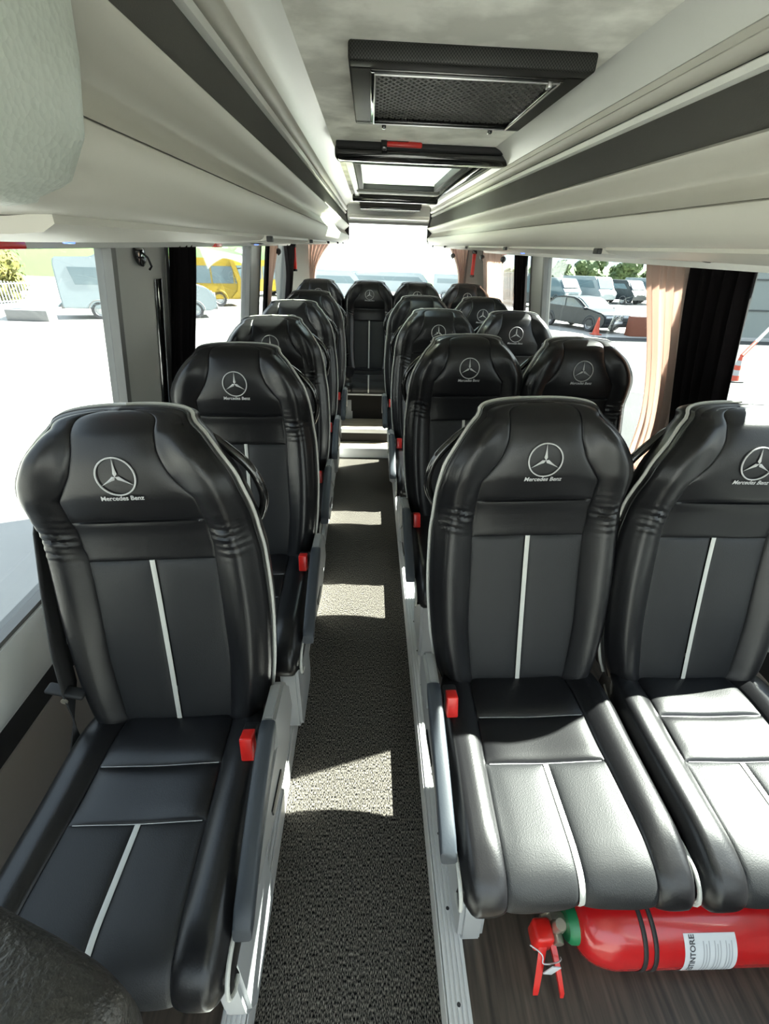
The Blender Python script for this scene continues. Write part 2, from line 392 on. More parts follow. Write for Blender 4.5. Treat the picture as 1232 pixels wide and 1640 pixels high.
def cushion(root):
    k=lambda v:(lambda w:v)
    def pan(ul,ur,s0,s1,nu,ns,amp,pe=8,pk=3.5):
        P=[]
        for j in range(ns+1):
            b=cosp(j,ns,.7); s=s0+(s1-s0)*b
            P.append([csurf(ul(s)+(ur(s)-ul(s))*cosp(i,nu),s,amp*puff(cosp(i,nu),pk)*puff(b,pe,.5)) for i in range(nu+1)])
        return MB().grid(P)
    # core block under the panels
    m=MB(); rings=[]
    for j in range(30):
        s=CL*j/29; h=chw(s); y,z=cp(s)
        top=[csurf(a*h*.985,s,-.012) for a in (-1,-.7,-.3,.3,.7,1)]
        zb=.325; yy=min(max(y,-.44),.04)
        rings.append([np.array([-h+.004,yy,zb]),np.array([-h-.004,(y+yy)/2,max(zb,z-.055)]),np.array([-h-.003,y*.98,max(zb,z-.02)])]+top+[np.array([h+.003,y*.98,max(zb,z-.02)]),np.array([h+.004,(y+yy)/2,max(zb,z-.055)]),np.array([h-.004,yy,zb])])
    m.grid(rings,cv=True); m.add(rings[0],[tuple(range(len(rings[0])))])
    cu=m.build('seat_cushion','leather',root)
    pan(lambda s:-cin(s),cin,.02,SB1,28,14,.010,5,9).build('rear_band','leather',cu)
    pan(lambda s:-cin(s),cin,SB1,SB2,28,14,.010,5,9).build('middle_band','leather',cu)
    pan(lambda s:-cin(s),k(-ST),SB2,CL,14,40,.008,12).build('thigh_panel','panel',cu)
    pan(k(ST),cin,SB2,CL,14,40,.008,12).build('thigh_panel','panel',cu)
    pan(lambda s:-chw(s),lambda s:-cin(s),.02,CL,14,60,.008,16).build('side_bolster','leather_n',cu)
    pan(cin,chw,.02,CL,14,60,.008,16).build('side_bolster','leather_n',cu)
    m=MB(); m.grid([[csurf(u,SB2+(CL-SB2)*j/40,.0035-.001*abs(u)/ST) for u in (-ST,0,ST)] for j in range(41)]); m.build('centre_strip','piping',cu)
    for s0 in (SB1,SB2):
        m=MB(); m.tube([csurf(.132*a,s0,.0022) for a in np.linspace(-1,1,30)],.0010,5); m.build('seam_stitching','thread',cu)
    for sg in (-1,1):
        m=MB(); pts=[]
        for j in range(44):
            s=.04+(CL-.04)*j/43; y,z=cp(s); zz=max(.336,z-.030); pts.append((sg*(chw(s)+.0035),y+.004 if s>.3 else y,zz if s<.42 else max(.336,z-.03+(s-.42)*.15)))
        m.tube(pts,.0042,8); m.build('piping','piping',cu)
    return cu
_txt=text_mesh('Mercedes Benz',.0140,shear=.15,ext=0)
protos={}
def seat(kind,side,x,y,label,group,z=.08,rz=0.,ry=0.):
    key=(kind,side)
    if key not in protos:
        r=empty('passenger_seat'); seat_parts(r,side,kind); protos[key]=r
    else: r=copy_tree(protos[key])
    r.location=(x,y,z); r.rotation_euler=(0,ry,rz)
    tag(r,label,'seat',group); return r
YB=-.225   # back top to seat origin
L='black leather coach seat with grey piping, '
gL='single black seats along the window side'
R_=math.radians
seat('single',1,-.434,.709,L+'largest single seat, belt guide at its shoulder',gL,ry=R_(-3.2))
seat('single',1,-.418,1.390,L+'second single seat along the left windows',gL,ry=R_(-1))
seat('single',1,-.424,2.068,L+'third single seat along the left windows',gL,ry=R_(-1.4))
seat('single',1,-.430,2.755,L+'fourth single seat along the left windows',gL,ry=R_(-1))
seat('single',1,-.425,3.430,L+'last single seat before the rear bench',gL)
gR='black seats in pairs on the two seat side'
ord_=['front','second','third','fourth']
for i,(xa,ya,ra,xw,yw,rw) in enumerate([(.443,.825,-2.1,.903,.823,-.1),(.430,1.698,-1.7,.867,1.697,-.7),(.391,2.53,-.3,.827,2.54,-.2),(.372,3.29,-.3,.805,3.32,0)]):
    seat('aisle',-1,xa,ya,L+'aisle seat of the %s pair'%ord_[i],gR,ry=R_(ra))
    seat('window',-1,xw,yw,L+'window seat of the %s pair'%ord_[i],gR,ry=R_(rw))
for x,n in ((-.455,'leftmost of the rear bench row'),(.002,'facing down the aisle on the rear bench'),(.430,'just right of the aisle on the rear bench'),(.885,'rightmost of the rear bench row')):
    seat('rear',-1 if x!=.002 else 1,x,4.344,L+n,'black seats of the rear bench row',z=.10)
m=MB(); m.box((-.86,3.96,.08),(1.24,4.02,.41),0); m.box((-.86,4.02,.08),(1.24,4.75,.101),0); tag(m.build('trim_9','riser',smooth=False),'dark boxed plinth under the rear bench seats','plinth',kind='structure')
# ------------------------------------------------------------------ bus shell
def xl(z): return -.75-(1.55-z)*.15 if z>.68 else -.8805-.0*(z)
def xr(z): return 1.12+(1.55-z)*.15 if z>.68 else 1.2505
Y0,Y1=-1.05,5.10
def wallpiece(m,side,y0,y1,z0,z1,mi=0,th=.06,ins=0.):
    zs=[z0]+[z for z in (.66,.68) if z0<z<z1]+[z1]
    f=xl if side<0 else xr; s=side
    poly=[(f(z)-s*ins,z) for z in zs]+[(f(z)+s*th,z) for z in zs[::-1]]
    m.prism(poly,y0,y1,'y',mi)
# floor
m=MB(); m.box((-.252,Y0,-.04),(.202,3.50,0.0)); tag(m.build('floor','carpet',smooth=False),'charcoal carpet runner along the sunken aisle','floor',kind='structure')
m=MB(); m.box((-.93,Y0,-.06),(-.247,Y1,.08)); tag(m.build('floor','wood',smooth=False),'wood effect vinyl floor under the single seats','floor',kind='structure')
m=MB(); m.box((.194,Y0,-.06),(1.31,Y1,.08)); tag(m.build('floor','wood',smooth=False),'wood effect vinyl floor under the seat pairs','floor',kind='structure')
# steps
m=MB(); m.box((-.246,3.50,-.06),(.193,3.66,.08),0); m.box((-.246,3.66,-.06),(.193,3.93,.19),0); tag(m.build('floor','woodl',smooth=False),'pale oak step treads climbing to the rear bench','step',kind='structure')
for k,(y,z,h) in enumerate(((3.497,.083,.083),(3.657,.193,.062))):
    m=MB(); m.prism([(y-.004,z-h),(y-.004,z),(y+.030,z),(y+.030,z-.004),(y+.001,z-.004),(y+.001,z-h)],-.246,.193,'x'); m.build('trim_%d'%(k+1),'alu',smooth=False)['kind']='structure'
m=MB(); m.box((-.246,3.652,.081),(.193,3.659,.158)); m.box((-.246,3.93,.19),(.193,3.96,.415)); tag(m.build('trim_3','riser',smooth=False),'black risers below the rear bench','step',kind='structure')  # lower box paints the shadow under the step nosing as a dark strip
m=MB(); m.box((-.246,3.915,.408),(.193,3.93,.422)); m.build('trim_4','alu',smooth=False)['kind']='structure'
# rails
def rail(x0,x1,edge,i):
    m=MB(); n=5; w=(x1-x0)
    poly=[(x0,.06),(x0,.088)]
    for k in range(n):
        a=x0+w*(k+.15)/n; b=x0+w*(k+.85)/n
        poly+=[(a,.088),(a+.001,.092),(b-.001,.092),(b,.088)]
    poly+=[(x1,.088),(x1,.06)]
    m.prism(poly,Y0,3.9,'y'); 
    # riser skirt
    xx=x1 if edge>0 else x0
    m.box((xx-.003,Y0,.0),(xx+.003,3.50,.088))
    for k in range(24):
        m.lathe([(.0001,.0925),(.004,.0925),(.0045,.0922)],'z',((x0+x1)/2,-.9+k*.17,0),8,1)
    o=m.build('trim_%d'%i,['alu','black'],smooth=False); tag(o,'ridged aluminium edge rail beside the aisle carpet','rail',kind='structure')
rail(-.302,-.247,1,5); rail(.194,.249,-1,6)
# walls
WB,WTOP=.68,1.53
def wall(side,name,openings):
    m=MB(); wallpiece(m,side,Y0,Y1,-.3,.42,2); wallpiece(m,side,Y0,Y1,.505,WB,0)
    wallpiece(m,side,Y0,Y1,.42,.505,1,ins=-.006)
    wallpiece(m,side,Y0,Y1,WTOP,1.98,0)
    y=Y0
    for a,b in openings+[(Y1,Y1)]:
        if a>y: wallpiece(m,side,y,a,WB,WTOP,3)
        y=b
    tag(m.build(name,['wallw','black','wallp','wallg'],smooth=False),kind='structure')
    f=xl if side<0 else xr
    # ledge at the window foot
    m=MB(); s=side
    m.prism([(f(.68)+s*.002,.690),(f(.68)-s*.012,.688),(f(.68)-s*.022,.66),(f(.68)-s*.028,.60),(f(.6)-s*.022,.54),(f(.5)-s*.0,.507)],Y0,Y1,'y')
    tag(m.build('trim_%d'%(7 if s<0 else 8),'wallw'),kind='structure')
opL=[(-.95,-.15),(.0,1.555),(1.93,3.33),(3.60,4.82)]
opR=[(-.95,-.15),(.0,1.52),(1.70,3.30),(3.53,4.82)]
wall(-1,'wall_left',opL); wall(1,'wall_right',opR)
wi=[0]
def window(side,a,b,outer=True):
    f=xl if side<0 else xr; s=side; wi[0]+=1
    m=MB(); t=.028
    z0,z1=WB,WTOP
    def bar(ya,yb,za,zb):
        m.prism([(f(za)-s*.004,za),(f(zb)-s*.004,zb),(f(zb)+s*.045,zb),(f(za)+s*.045,za)],ya,yb,'y',0)
    bar(a,a+t,z0,z1); bar(b-t,b,z0,z1); bar(a+t,b-t,z0,z0+.022); bar(a+t,b-t,z1-.012,z1)
    w=m.build('window_%d'%wi[0],'rubber',smooth=False); tag(w,kind='structure')
    m=MB(); m.prism([(f(z0)+s*.022,z0+.01),(f(z1)+s*.022,z1-.005),(f(z1)+s*.026,z1-.005),(f(z0)+s*.026,z0+.01)],a+.01,b-.01,'y'); m.build('pane','sideglass',w,smooth=False)
for a,b in opL: window(-1,a,b)
for a,b in opR: window(1,a,b)
# rear wall
m=MB(); 
m.box((-.95,Y1,-.3),(1.35,Y1+.06,.98),0); m.box((-.95,Y1,1.745),(1.35,Y1+.06,1.98),0)
m.box((-.95,Y1,.98),(-.60,Y1+.06,1.745),1); m.box((.98,Y1,.98),(1.35,Y1+.06,1.745),1)
m.box((-.86,4.80,.94),(1.24,Y1,.975),0); tag(m.build('wall_rear',['wallw','wallg'],smooth=False),kind='structure')
wi[0]+=1
m=MB(); 
for lo,hi in (((-.60,.98),(-.575,1.745)),((.955,.98),(.98,1.745)),((-.575,.98),(.955,1.0)),((-.575,1.722),(.955,1.745))):
    m.box((lo[0],Y1-.004,lo[1]),(hi[0],Y1+.04,hi[1]),0)
w=m.build('window_%d'%wi[0],'rubber',smooth=False); tag(w,kind='structure')
m=MB(); m.box((-.59,Y1+.02,.99),(.97,Y1+.025,1.735)); m.build('pane','glass',w,smooth=False)
# unseen front bulkhead; windscreen set close and tall behind the camera for fill light
m=MB(); m.box((-.95,Y0-.06,-.3),(1.35,Y0,.65),0); m.box((-.95,Y0-.06,1.86),(1.35,Y0,1.98),0); m.box((-.95,Y0-.06,.75),(-.82,Y0,1.8),0); m.box((1.2,Y0-.06,.75),(1.35,Y0,1.8),0)
tag(m.build('wall_front','wallw',smooth=False),kind='structure')
wi[0]+=1
m=MB(); m.box((-.83,Y0-.03,.64),(1.21,Y0-.025,1.87)); tag(m.build('window_%d'%wi[0],'glass',smooth=False),kind='structure')  # unseen windscreen, set close and tall for fill light
# ceiling with openings for hatch glass
ZC=1.875
m=MB()
hx0,hx1,hy0,hy1=-.05,.40,2.45,3.42
m.box((-.95,Y0,ZC),(1.35,hy0,1.98)); m.box((-.95,hy1,ZC),(1.35,Y1,1.98)); m.box((-.95,hy0,ZC),(hx0,hy1,1.98)); m.box((hx1,hy0,ZC),(1.35,hy1,1.98))
tag(m.build('ceiling','suede',smooth=False),'mottled grey suede ceiling lining','ceiling',kind='structure')
# ------------------------------------------------------------------ luggage racks
def rack(side,label):
    RE=4.58; YS=.30 if side<0 else Y0
    if side<0: X=lambda d:-.185-d   # d: outward distance from lip
    else: X=lambda d:.500+d
    root=empty('luggage_rack',(0,0,0)); tag(root,label,'luggage rack','overhead luggage racks')
    def sweep(prof,name,mt,y0=YS,y1=RE,parent=root,closed=False,ang=50):
        m=MB(); n=40; ys=[y0+(y1-y0)*i/n for i in range(n+1)]
        m.grid([[ (X(d),y,z) for d,z in prof] for y in ys],0,cv=closed)
        if closed:
            m.add([(X(d),y0,z) for d,z in prof],[tuple(range(len(prof)))]); m.add([(X(d),y1,z) for d,z in prof],[tuple(range(len(prof)))])
        return m.build(name,mt,parent,ang=ang)
    lower=[(.55,1.535),(.30,1.549),(.12,1.560),(.045,1.563),(.022,1.569),(.010,1.580),(.004,1.595),(.0,1.608),(.001,1.614),(.010,1.618),(.10,1.620),(.55,1.60)]
    sweep(lower,'lower_fascia','fascia',closed=True)
    sweep([(.006,1.6175),(.022,1.632),(.034,1.648),(.034,1.652),(.024,1.661),(.008,1.674),(-.002,1.683),(-.003,1.688),(.003,1.693),(.012,1.694),(.2,1.694),(.2,1.6175)],'upper_fascia','fascia',closed=True)
    sweep([(.014,1.694),(.016,1.72),(.022,1.745),(.030,1.768),(.2,1.768),(.2,1.694)],'charcoal_panel','charcoal',closed=True)
    sweep([(.030,1.768),(.022,1.772),(.020,1.782),(.026,1.786),(.2,1.786),(.2,1.768)],'groove_trim','fascia2',closed=True)
    sweep([(.030,1.787),(.034,1.789),(.034,1.791),(.2,1.791),(.2,1.787)],'shadow_gap','black',closed=True)
    sweep([(.022,1.791),(.014,1.796),(.010,1.806),(.018,1.812),(.014,1.822),(.018,1.826),(.2,1.826),(.2,1.791)],'profile_trim','fascia',closed=True)
    sweep([(.018,1.826),(.010,1.838),(-.004,1.852),(-.022,1.866),(-.040,1.8745),(.2,1.8745),(.2,1.826)],'ceiling_cove','fascia2',closed=True)
    # end cap
    m=MB(); prof=[(.55,1.53),(.12,1.556),(.03,1.562),(.004,1.580),(-.004,1.608),(.0,1.64),(-.004,1.688),(.012,1.75),(.012,1.86),(.55,1.86)]
    m.prism([(X(d),z) for d,z in prof],RE,RE+.045,'y',0,.006); m.build('end_cap','charcoal',root)
    # underside service panels
    ys=[YS+.12]+[ .95+.86*k for k in range(5)]
    for i in range(5):
        a=.42+.86*i; b=a+.80
        if b>RE: b=RE-.05
        m=MB(); P=[]
        for j in range(17):
            t=j/16; y=a+(b-a)*t; w=.07+.24*math.sin(PI*min(1,max(0,t)))**.5*.9
            P.append([(X(d),y,1.5595-.0275*(d/.5)-.006*(puff(q,4,.5))) for q,d in ((0,.06),(.15,.06+w*.15),(.5,.06+w*.5),(.85,.06+w*.85),(1,.06+w))])
            P[-1]=[(P[-1][0][0],y,1.566)]+P[-1]+[(P[-1][-1][0],y,1.556)]
        P=[[(p[0],p[1],p[2]+.012) for p in P[0]]]+P+[[(p[0],p[1],p[2]+.012) for p in P[-1]]]
        m.grid(P,0); m.build('service_panel','fascia',root)
        m=MB(); m.box((X(.05)-.006,b+.004,1.548),(X(.05)+.006,b+.03,1.560),0,.002); m.build('panel_clip','black',root)
    sweep([(.56,1.538),(.56,1.522),(.52,1.520),(.505,1.537)],'curtain_track','fascia2',closed=True)
    return root
rack(-1,'pale grey overhead luggage rack running above the single seats')
rack(1,'pale grey overhead luggage rack running above the seat pairs')
# padded end of the rack nearest the camera
m=MB(); P=[]
prof=[(-.72,1.551),(-.60,1.552),(-.40,1.556),(-.26,1.560),(-.214,1.565),(-.190,1.577),(-.176,1.598),(-.168,1.635),(-.161,1.70),(-.157,1.78),(-.157,1.868)]
ysx=[-.85,-.6,-.2,0,.12,.22,.30,.345,.362,.370,.374]
def inset(p,d): # shrink toward the rack core
    return (p[0]-d*.6,p[1]+d*.5)
for y in ysx:
    d=0 if y<.35 else ((y-.345)/.029)**2*.012
    P.append([(inset(p,d)[0],y,inset(p,d)[1]) for p in prof])
m.grid(P); m.add([(inset(p,.012)[0],.374,inset(p,.012)[1]) for p in prof]+[(-.695,.374,1.868)],[tuple(range(len(prof)+1))])
o=m.build('padded_rack_end','padvinyl',ang=60); tag(o,'large pale grey grained vinyl padded rack end nearest the camera','rack end')
# ------------------------------------------------------------------ ceiling fittings
# 1 air vent
r=empty('ceiling_vent',(0,0,0)); tag(r,'black carbon look ceiling vent with honeycomb mesh grille','vent')
m=MB(); x0,x1,y0,y1=-.046,.428,1.155,1.675
def framebox(m,x0,x1,y0,y1,t,z0,z1,bev=.006,mi=0):
    m.box((x0,y0,z0),(x1,y0+t,z1),mi,bev); m.box((x0,y1-t,z0),(x1,y1,z1),mi,bev); m.box((x0,y0+t*.6,z0),(x0+t,y1-t*.6,z1),mi,bev); m.box((x1-t,y0+t*.6,z0),(x1,y1-t*.6,z1),mi,bev)
framebox(m,x0,x1,y0,y1,.048,1.846,1.876); m.build('frame','carbon',r)
m=MB(); framebox(m,x0+.042,x1-.042,y0+.042,y1-.042,.012,1.842,1.852,.003); m.build('inner_frame','gloss',r)
m=MB(); framebox(m,x0+.050,x1-.050,y0+.048,y1-.048,.003,1.838,1.842,.001); m.build('bright_bead','metal',r)
m=MB(); gx0,gx1,gy0,gy1=x0+.052,x1-.052,y0+.052,y1-.052
s_=.017; z=1.852
n1=int((gx1-gx0)/s_); n2=int((gy1-gy0)/(s_*.75))
for i in range(-n2,n1+n2):   # diagonal strands of the mesh
    for dx in (1,-1):
        xa=gx0+i*s_ if dx>0 else gx1-i*s_
        pts=[]; H=(gy1-gy0); sl_=.62
        xb=xa+dx*H*sl_
        t0,t1=0.,1.
        for lim,sg in ((gx0,1),(gx1,-1)):
            pass
        def clipt(xa,xb):
            t0,t1=0,1
            d=xb-xa
            for lo in ((gx0-xa)/d,(gx1-xa)/d): pass
            ta,tb=sorted(((gx0-xa)/d,(gx1-xa)/d)); return max(0,ta),min(1,tb)
        t0,t1=clipt(xa,xb)
        if t1-t0<.02: continue
        p0=Vector((xa+(xb-xa)*t0,gy0+H*t0,z)); p1=Vector((xa+(xb-xa)*t1,gy0+H*t1,z)); d=(p1-p0).normalized(); nn=Vector((-d.y,d.x,0))*.0024
        m.add([p0-nn,p0+nn,p1+nn,p1-nn,p0-nn+Vector((0,0,.004)),p0+nn+Vector((0,0,.004)),p1+nn+Vector((0,0,.004)),p1-nn+Vector((0,0,.004))],[(0,1,2,3),(0,3,7,4),(1,5,6,2)])
tagm=m.build('mesh_grille','meshg',r,smooth=False,fix=False)
m=MB(); m.box((gx0,gy0,1.862),(gx1,gy1,1.870)); m.build('filter_pad','black',r,smooth=False)
for x in (x0+.075,x1-.095,):
    m=MB(); m.box((x,y1-.03,1.834),(x+.012,y1-.012,1.850),0,.003); m.build('latch','gloss',r)
m=MB(); m.box((x1-.075,y0+.045,1.832),(x1-.066,y0+.062,1.845),0,.002); m.build('latch','metal',r)
# 2 roof hatch
r=empty('roof_hatch',(0,0,0)); tag(r,'black framed glazed roof hatch with red tipped escape hammer','roof hatch')
def bar(name,p0,p1,w,h,mt,par,bev=.012):
    m=MB(); p0=Vector(p0);p1=Vector(p1); 
    m.box((min(p0.x,p1.x)-(w/2 if p0.x==p1.x else 0),min(p0.y,p1.y)-(w/2 if p0.y==p1.y else 0),p0.z-h/2),(max(p0.x,p1.x)+(w/2 if p0.x==p1.x else 0),max(p0.y,p1.y)+(w/2 if p0.y==p1.y else 0),p0.z+h/2),0,bev)
    return m.build(name,mt,par)
bar('front_bar',(-.137,2.16,1.846),(.530,2.16,1.846),.08,.048,'gloss',r,.016)
bar('front_cover',(-.130,2.118,1.866),(.50,2.118,1.866),.03,.022,'black',r,.006)
bar('side_bar',(.475,2.14,1.850),(.475,3.95,1.850),.05,.036,'gloss',r,.012)
bar('side_bar',(-.095,2.14,1.856),(-.095,3.95,1.856),.035,.024,'fascia2',r,.008)
bar('rear_bar',(-.130,3.93,1.838),(.485,3.93,1.838),.07,.045,'gloss',r,.012)
bar('inner_rear_bar',(-.09,3.52,1.852),(.44,3.52,1.852),.09,.03,'plast',r,.008)
m=MB(); framebox(m,-.075,.425,2.42,3.46,.03,1.848,1.885,.004); m.build('glass_frame','black',r)
m=MB(); m.box((-.055,2.44,1.91),(.405,3.44,1.916)); m.build('glass_panel','hatchglass',r,smooth=False)
h=empty('escape_hammer',(.085,2.085,1.852)); tag(h,'small red and black escape hammer clipped to the roof hatch bar','hammer')
m=MB(); m.box((-.03,-.014,.006),(.10,.004,.022),0,.005); m.build('handle','red',h)
m=MB(); m.box((-.05,-.02,-.004),(-.028,.008,.03),0,.004); m.box((-.03,-.012,.018),(.05,.0,.027),0,.002); m.build('hammer_head','gloss',h)
# 3 rear vent
r=empty('rear_ceiling_unit',(0,0,0)); tag(r,'dark low ceiling unit above the rear window','ceiling unit')
m=MB(); m.box((-.09,4.42,1.815),(.42,5.0,1.875),0,.01); m.build('housing','charcoal',r)
m=MB(); m.box((-.085,4.40,1.800),(.41,4.44,1.822),0,.006); m.build('glossy_lip','gloss',r)
m=MB(); m.box((-.20,4.96,1.758),(.55,5.09,1.790),0,.01); m.build('header_trim','fascia2',r)
# ------------------------------------------------------------------ small lamps under the racks
def readlamp(x,y,z,label,led=True,ln=.055):
    r=empty('reading_lamp',(x,y,z)); tag(r,label,'reading lamp','reading lamps under the luggage racks')
    m=MB(); m.lathe([(.0005,-.012),(ln*.5,-.011),(ln*.85,-.006),(ln,0),(ln,.004)],'z',(0,0,0),24); 
    o=m.build('housing','gloss',r); o.scale=(1,.8,1)
    if led:
        m=MB(); m.lathe([(.0005,-.0155),(.011,-.0145),(.013,-.010)],'z',(0,0,0),16); m.build('lens','led',r)
readlamp(-.655,1.155,1.546,'oval black reading lamp glowing blue beside the white minibus window')
readlamp(-.66,3.05,1.542,'black reading lamp under the left rack before the second pillar')
readlamp(1.03,1.50,1.546,'black reading lamp shining blue in front of the black curtain')
readlamp(.90,3.02,1.548,'black reading lamp under the right rack above the parked car window')
def redtag(x,y,z,label,l=.10):  # plain red boxes added as emergency tags, not lamps
    m=MB(); m.box((x-.012,y-l/2,z-.016),(x+.012,y+l/2,z+.002),0,.004); tag(m.build('window_lamp','red'),label,'marker lamp','red marker lamps over the windows')
redtag(-.70,.985,1.536,'red marker lamp above the white minibus window',.16)
redtag(-.70,2.40,1.534,'red marker lamp above the yellow bus window')
redtag(1.05,4.0,1.532,'pinkish red marker lamp above the rear side window',.08)
m=MB(); P=[]
for i in range(25):
    t=i/24; y=.82+.28*t; x=-.625-.012*(2*t-1)**2
    P.append([(x-.010,y,1.543),(x-.008,y,1.5565),(x+.008,y,1.5575),(x+.010,y,1.543)])
m.grid(P,0,cv=True); m.add(P[0],[(0,1,2,3)]); m.add(P[-1],[(0,1,2,3)])
tag(m.build('rack_handle_strip','shell'),'dark curved strip under the left rack at the picture edge','strip')
# ------------------------------------------------------------------ pillar fittings
r=empty('coat_hook',(-.757,1.70,1.50)); tag(r,'round black coat hook on the grey window pillar','hook')
m=MB(); m.lathe([(.0005,.0),(.030,.0),(.036,.006),(.036,.012),(.028,.014),(.0005,.014)],'x',(0,0,0),24); m.build('ring','gloss',r)
m=MB(); m.tube([(.012,0,.01),(.028,.01,-.01),(.034,.012,-.035),(.024,.014,-.045)],.0035,8); m.tube([(.012,-.02,.01),(.03,-.022,.012)],.003,6); m.tube([(.012,-.02,-.01),(.03,-.022,-.008)],.003,6); m.build('hook','gloss',r)
m=MB(); pts=[(1.42,.0),(1.41,.02)]
f=lambda z:xl(z)+.004
m.grid([[ (f(z)+.006*puff(j/6,4,.5),1.845+.03*(j/6-.5)*2,z) for j in range(7)] for z in np.linspace(.95,1.42,20)]); tag(m.build('belt_slot','gloss'),'tall narrow black slot on the pillar beside the black curtain','slot')
# ------------------------------------------------------------------ curtains
def curtain(side,y0,y1,n,amp,mt,label,gy=None,gz=None,zb=.72,zt=1.535,ins=.035,yb=None):
    f=xl if side<0 else xr; s=side; m=MB(); K=n*10; P=[]
    ph=random.random()*6
    y0b,y1b=(yb if yb else (y0,y1))
    for j in range(41):
        t=j/40; z=zt+(zb-zt)*t; row=[]
        for i in range(K+1):
            q=i/K; ya=y0+(y1-y0)*q; yc=y0b+(y1b-y0b)*q; e=S(0,1,t)
            if gz is not None:
                tg=(zt-gz)/(zt-zb); e=math.sin(min(1,t/tg)*PI/2)**1.3 if t<tg else 1-.35*S(tg,1,t)
            y=ya+(yc-ya)*e
            ww=math.sin(q*2*PI*n+ph+.5*math.sin(t*3+q*5)); ww2=math.sin(q*2*PI*n*2.3+ph*2)
            row.append((f(z)-s*(ins+amp*(ww*.8+ww2*.2)),y,z))
        P.append(row)
    m.grid(P); o=m.build('curtain',mt,ang=80); sm=o.modifiers.new('thickness','SOLIDIFY'); sm.thickness=.0025
    tag(o,label,'curtain'); return o
curtain(-1,1.90,2.13,4,.020,'curt_d','black curtain bunched beside the grey pillar near the white minibus window',yb=(1.84,2.04))
curtain(-1,3.62,3.74,2,.014,'curt_d','narrow black curtain strip behind the second left pillar')
curtain(-1,3.74,4.05,4,.020,'curt_l','beige curtain gathered at the third window on the left',gz=1.15,yb=(3.72,3.86))
curtain(-1,4.42,4.92,5,.024,'curt_d','black curtain drawn back at the last left window by the rear corner',gz=1.2,yb=(4.72,4.93))
curtain(1,1.39,1.655,5,.022,'curt_d','wide black curtain at the right window beside the pink curtain',ins=.05,yb=(1.35,1.58))
curtain(1,1.665,1.95,6,.022,'curt_l','pink beige translucent curtain lit by the sun on the right',gz=1.0,ins=.035,yb=(1.60,1.80))
curtain(1,3.53,3.84,5,.018,'curt_d','black curtain hanging beside the far right grey pillar')
curtain(1,4.25,4.90,8,.020,'curt_l','sheer pale curtain over the last right window',ins=.03)
def rearcurtain(xa,xb,xg,label):
    m=MB();P=[];n=5
    for j in range(31):
        t=j/30; z=1.74+(1.0-1.74)*t; e=math.sin(min(1,t/.68)*PI/2)**1.2 if t<.68 else 1-.25*S(.68,1,t)
        P.append([((xa+(xb-xa)*q)*(1-e)+(xg+(xb-xa)*.16*q)*e,5.055+.018*math.sin(q*2*PI*n+t*2),z) for q in [i/50 for i in range(51)]])
    m.grid(P); o=m.build('curtain','curt_l',ang=80); sm=o.modifiers.new('thickness','SOLIDIFY'); sm.thickness=.0025
    tag(o,label,'curtain')
rearcurtain(-.60,-.24,-.60,'beige curtain tied back at the left of the rear window')
rearcurtain(.98,.66,.95,'beige curtain tied back at the right of the rear window')
def pend(x,y,label):
    r=empty('hanging_pompom',(x,y,1.53)); tag(r,label,'pompom','dark pompoms hanging from the rack ends')
    m=MB(); m.tube([(0,0,.01),(0,0,-.03)],.002,6); m.build('cord','black',r)
    m=MB(); m.lathe([(.0005,-.075),(.006,-.072),(.007,-.066),(.016,-.062),(.023,-.048),(.020,-.034),(.008,-.026),(.0005,-.025)],'z',(0,0,0),18); m.build('pompom','shell',r)
pend(-.70,3.98,'dark pompom hanging beside the beige curtain on the left')
pend(.80,4.95,'dark pompom in front of the right rear window curtain')
pend(1.03,4.70,'dark pompom beside the red hammer near the sheer curtain')
pend(1.04,3.98,'dark pompom next to the black curtain on the far right pillar')
for x,y,l in ((-.72,4.96,'red emergency hammer holder on the left rear corner pillar'),(1.02,5.03,'red emergency hammer holder on the right rear corner pillar')):
    r=empty('emergency_hammer',(x,y,1.42)); tag(r,l,'hammer','red hammers on the rear corner pillars')
    m=MB(); m.box((-.016,-.03,-.10),(.016,-.006,.10),0,.006); m.build('handle','red',r)
    m=MB(); m.box((-.022,-.035,.085),(.022,-.002,.115),0,.006); m.box((-.020,-.035,-.115),(.020,-.002,-.095),0,.005); m.build('hammer_head','gloss',r)
# ------------------------------------------------------------------ folded seat back nearest the camera
r=empty('folded_seat',(-.492,.082,.08)); tag(r,'corner of a grained black leather folded seat back in the bottom left corner','seat')
m=MB(); P=[]; a=math.radians(-19)
for j in range(25):
    v=-PI/2+PI*j/24; row=[]
    for i in range(64):
        u=2*PI*i/64; e=.28
        cx=np.sign(math.cos(u))*abs(math.cos(u))**e; sy=np.sign(math.sin(u))*abs(math.sin(u))**e
        cv=abs(math.cos(v))**.55; sv=np.sign(math.sin(v))*abs(math.sin(v))**.55
        x=.25*cx*cv**.5; y=.155*sy*cv**.5; zz=.085*sv+.006*math.cos(x*9)
        row.append((x*math.cos(a)-y*math.sin(a),x*math.sin(a)+y*math.cos(a),zz+.79))
    P.append(row)
m.grid(P,0,cv=True); M['leather_c']=mat('coarse grained black leather',(.030,.028,.025),.36,bump=(150,.8,.003)); m.build('cushion','leather_c',r,ang=70)
m=MB(); m.box((-.05,-.05,.02),(.05,.05,.72),0,.01); m.box((-.16,-.14,0),(.16,.14,.03),0,.01); m.build('pedestal','shell',r)
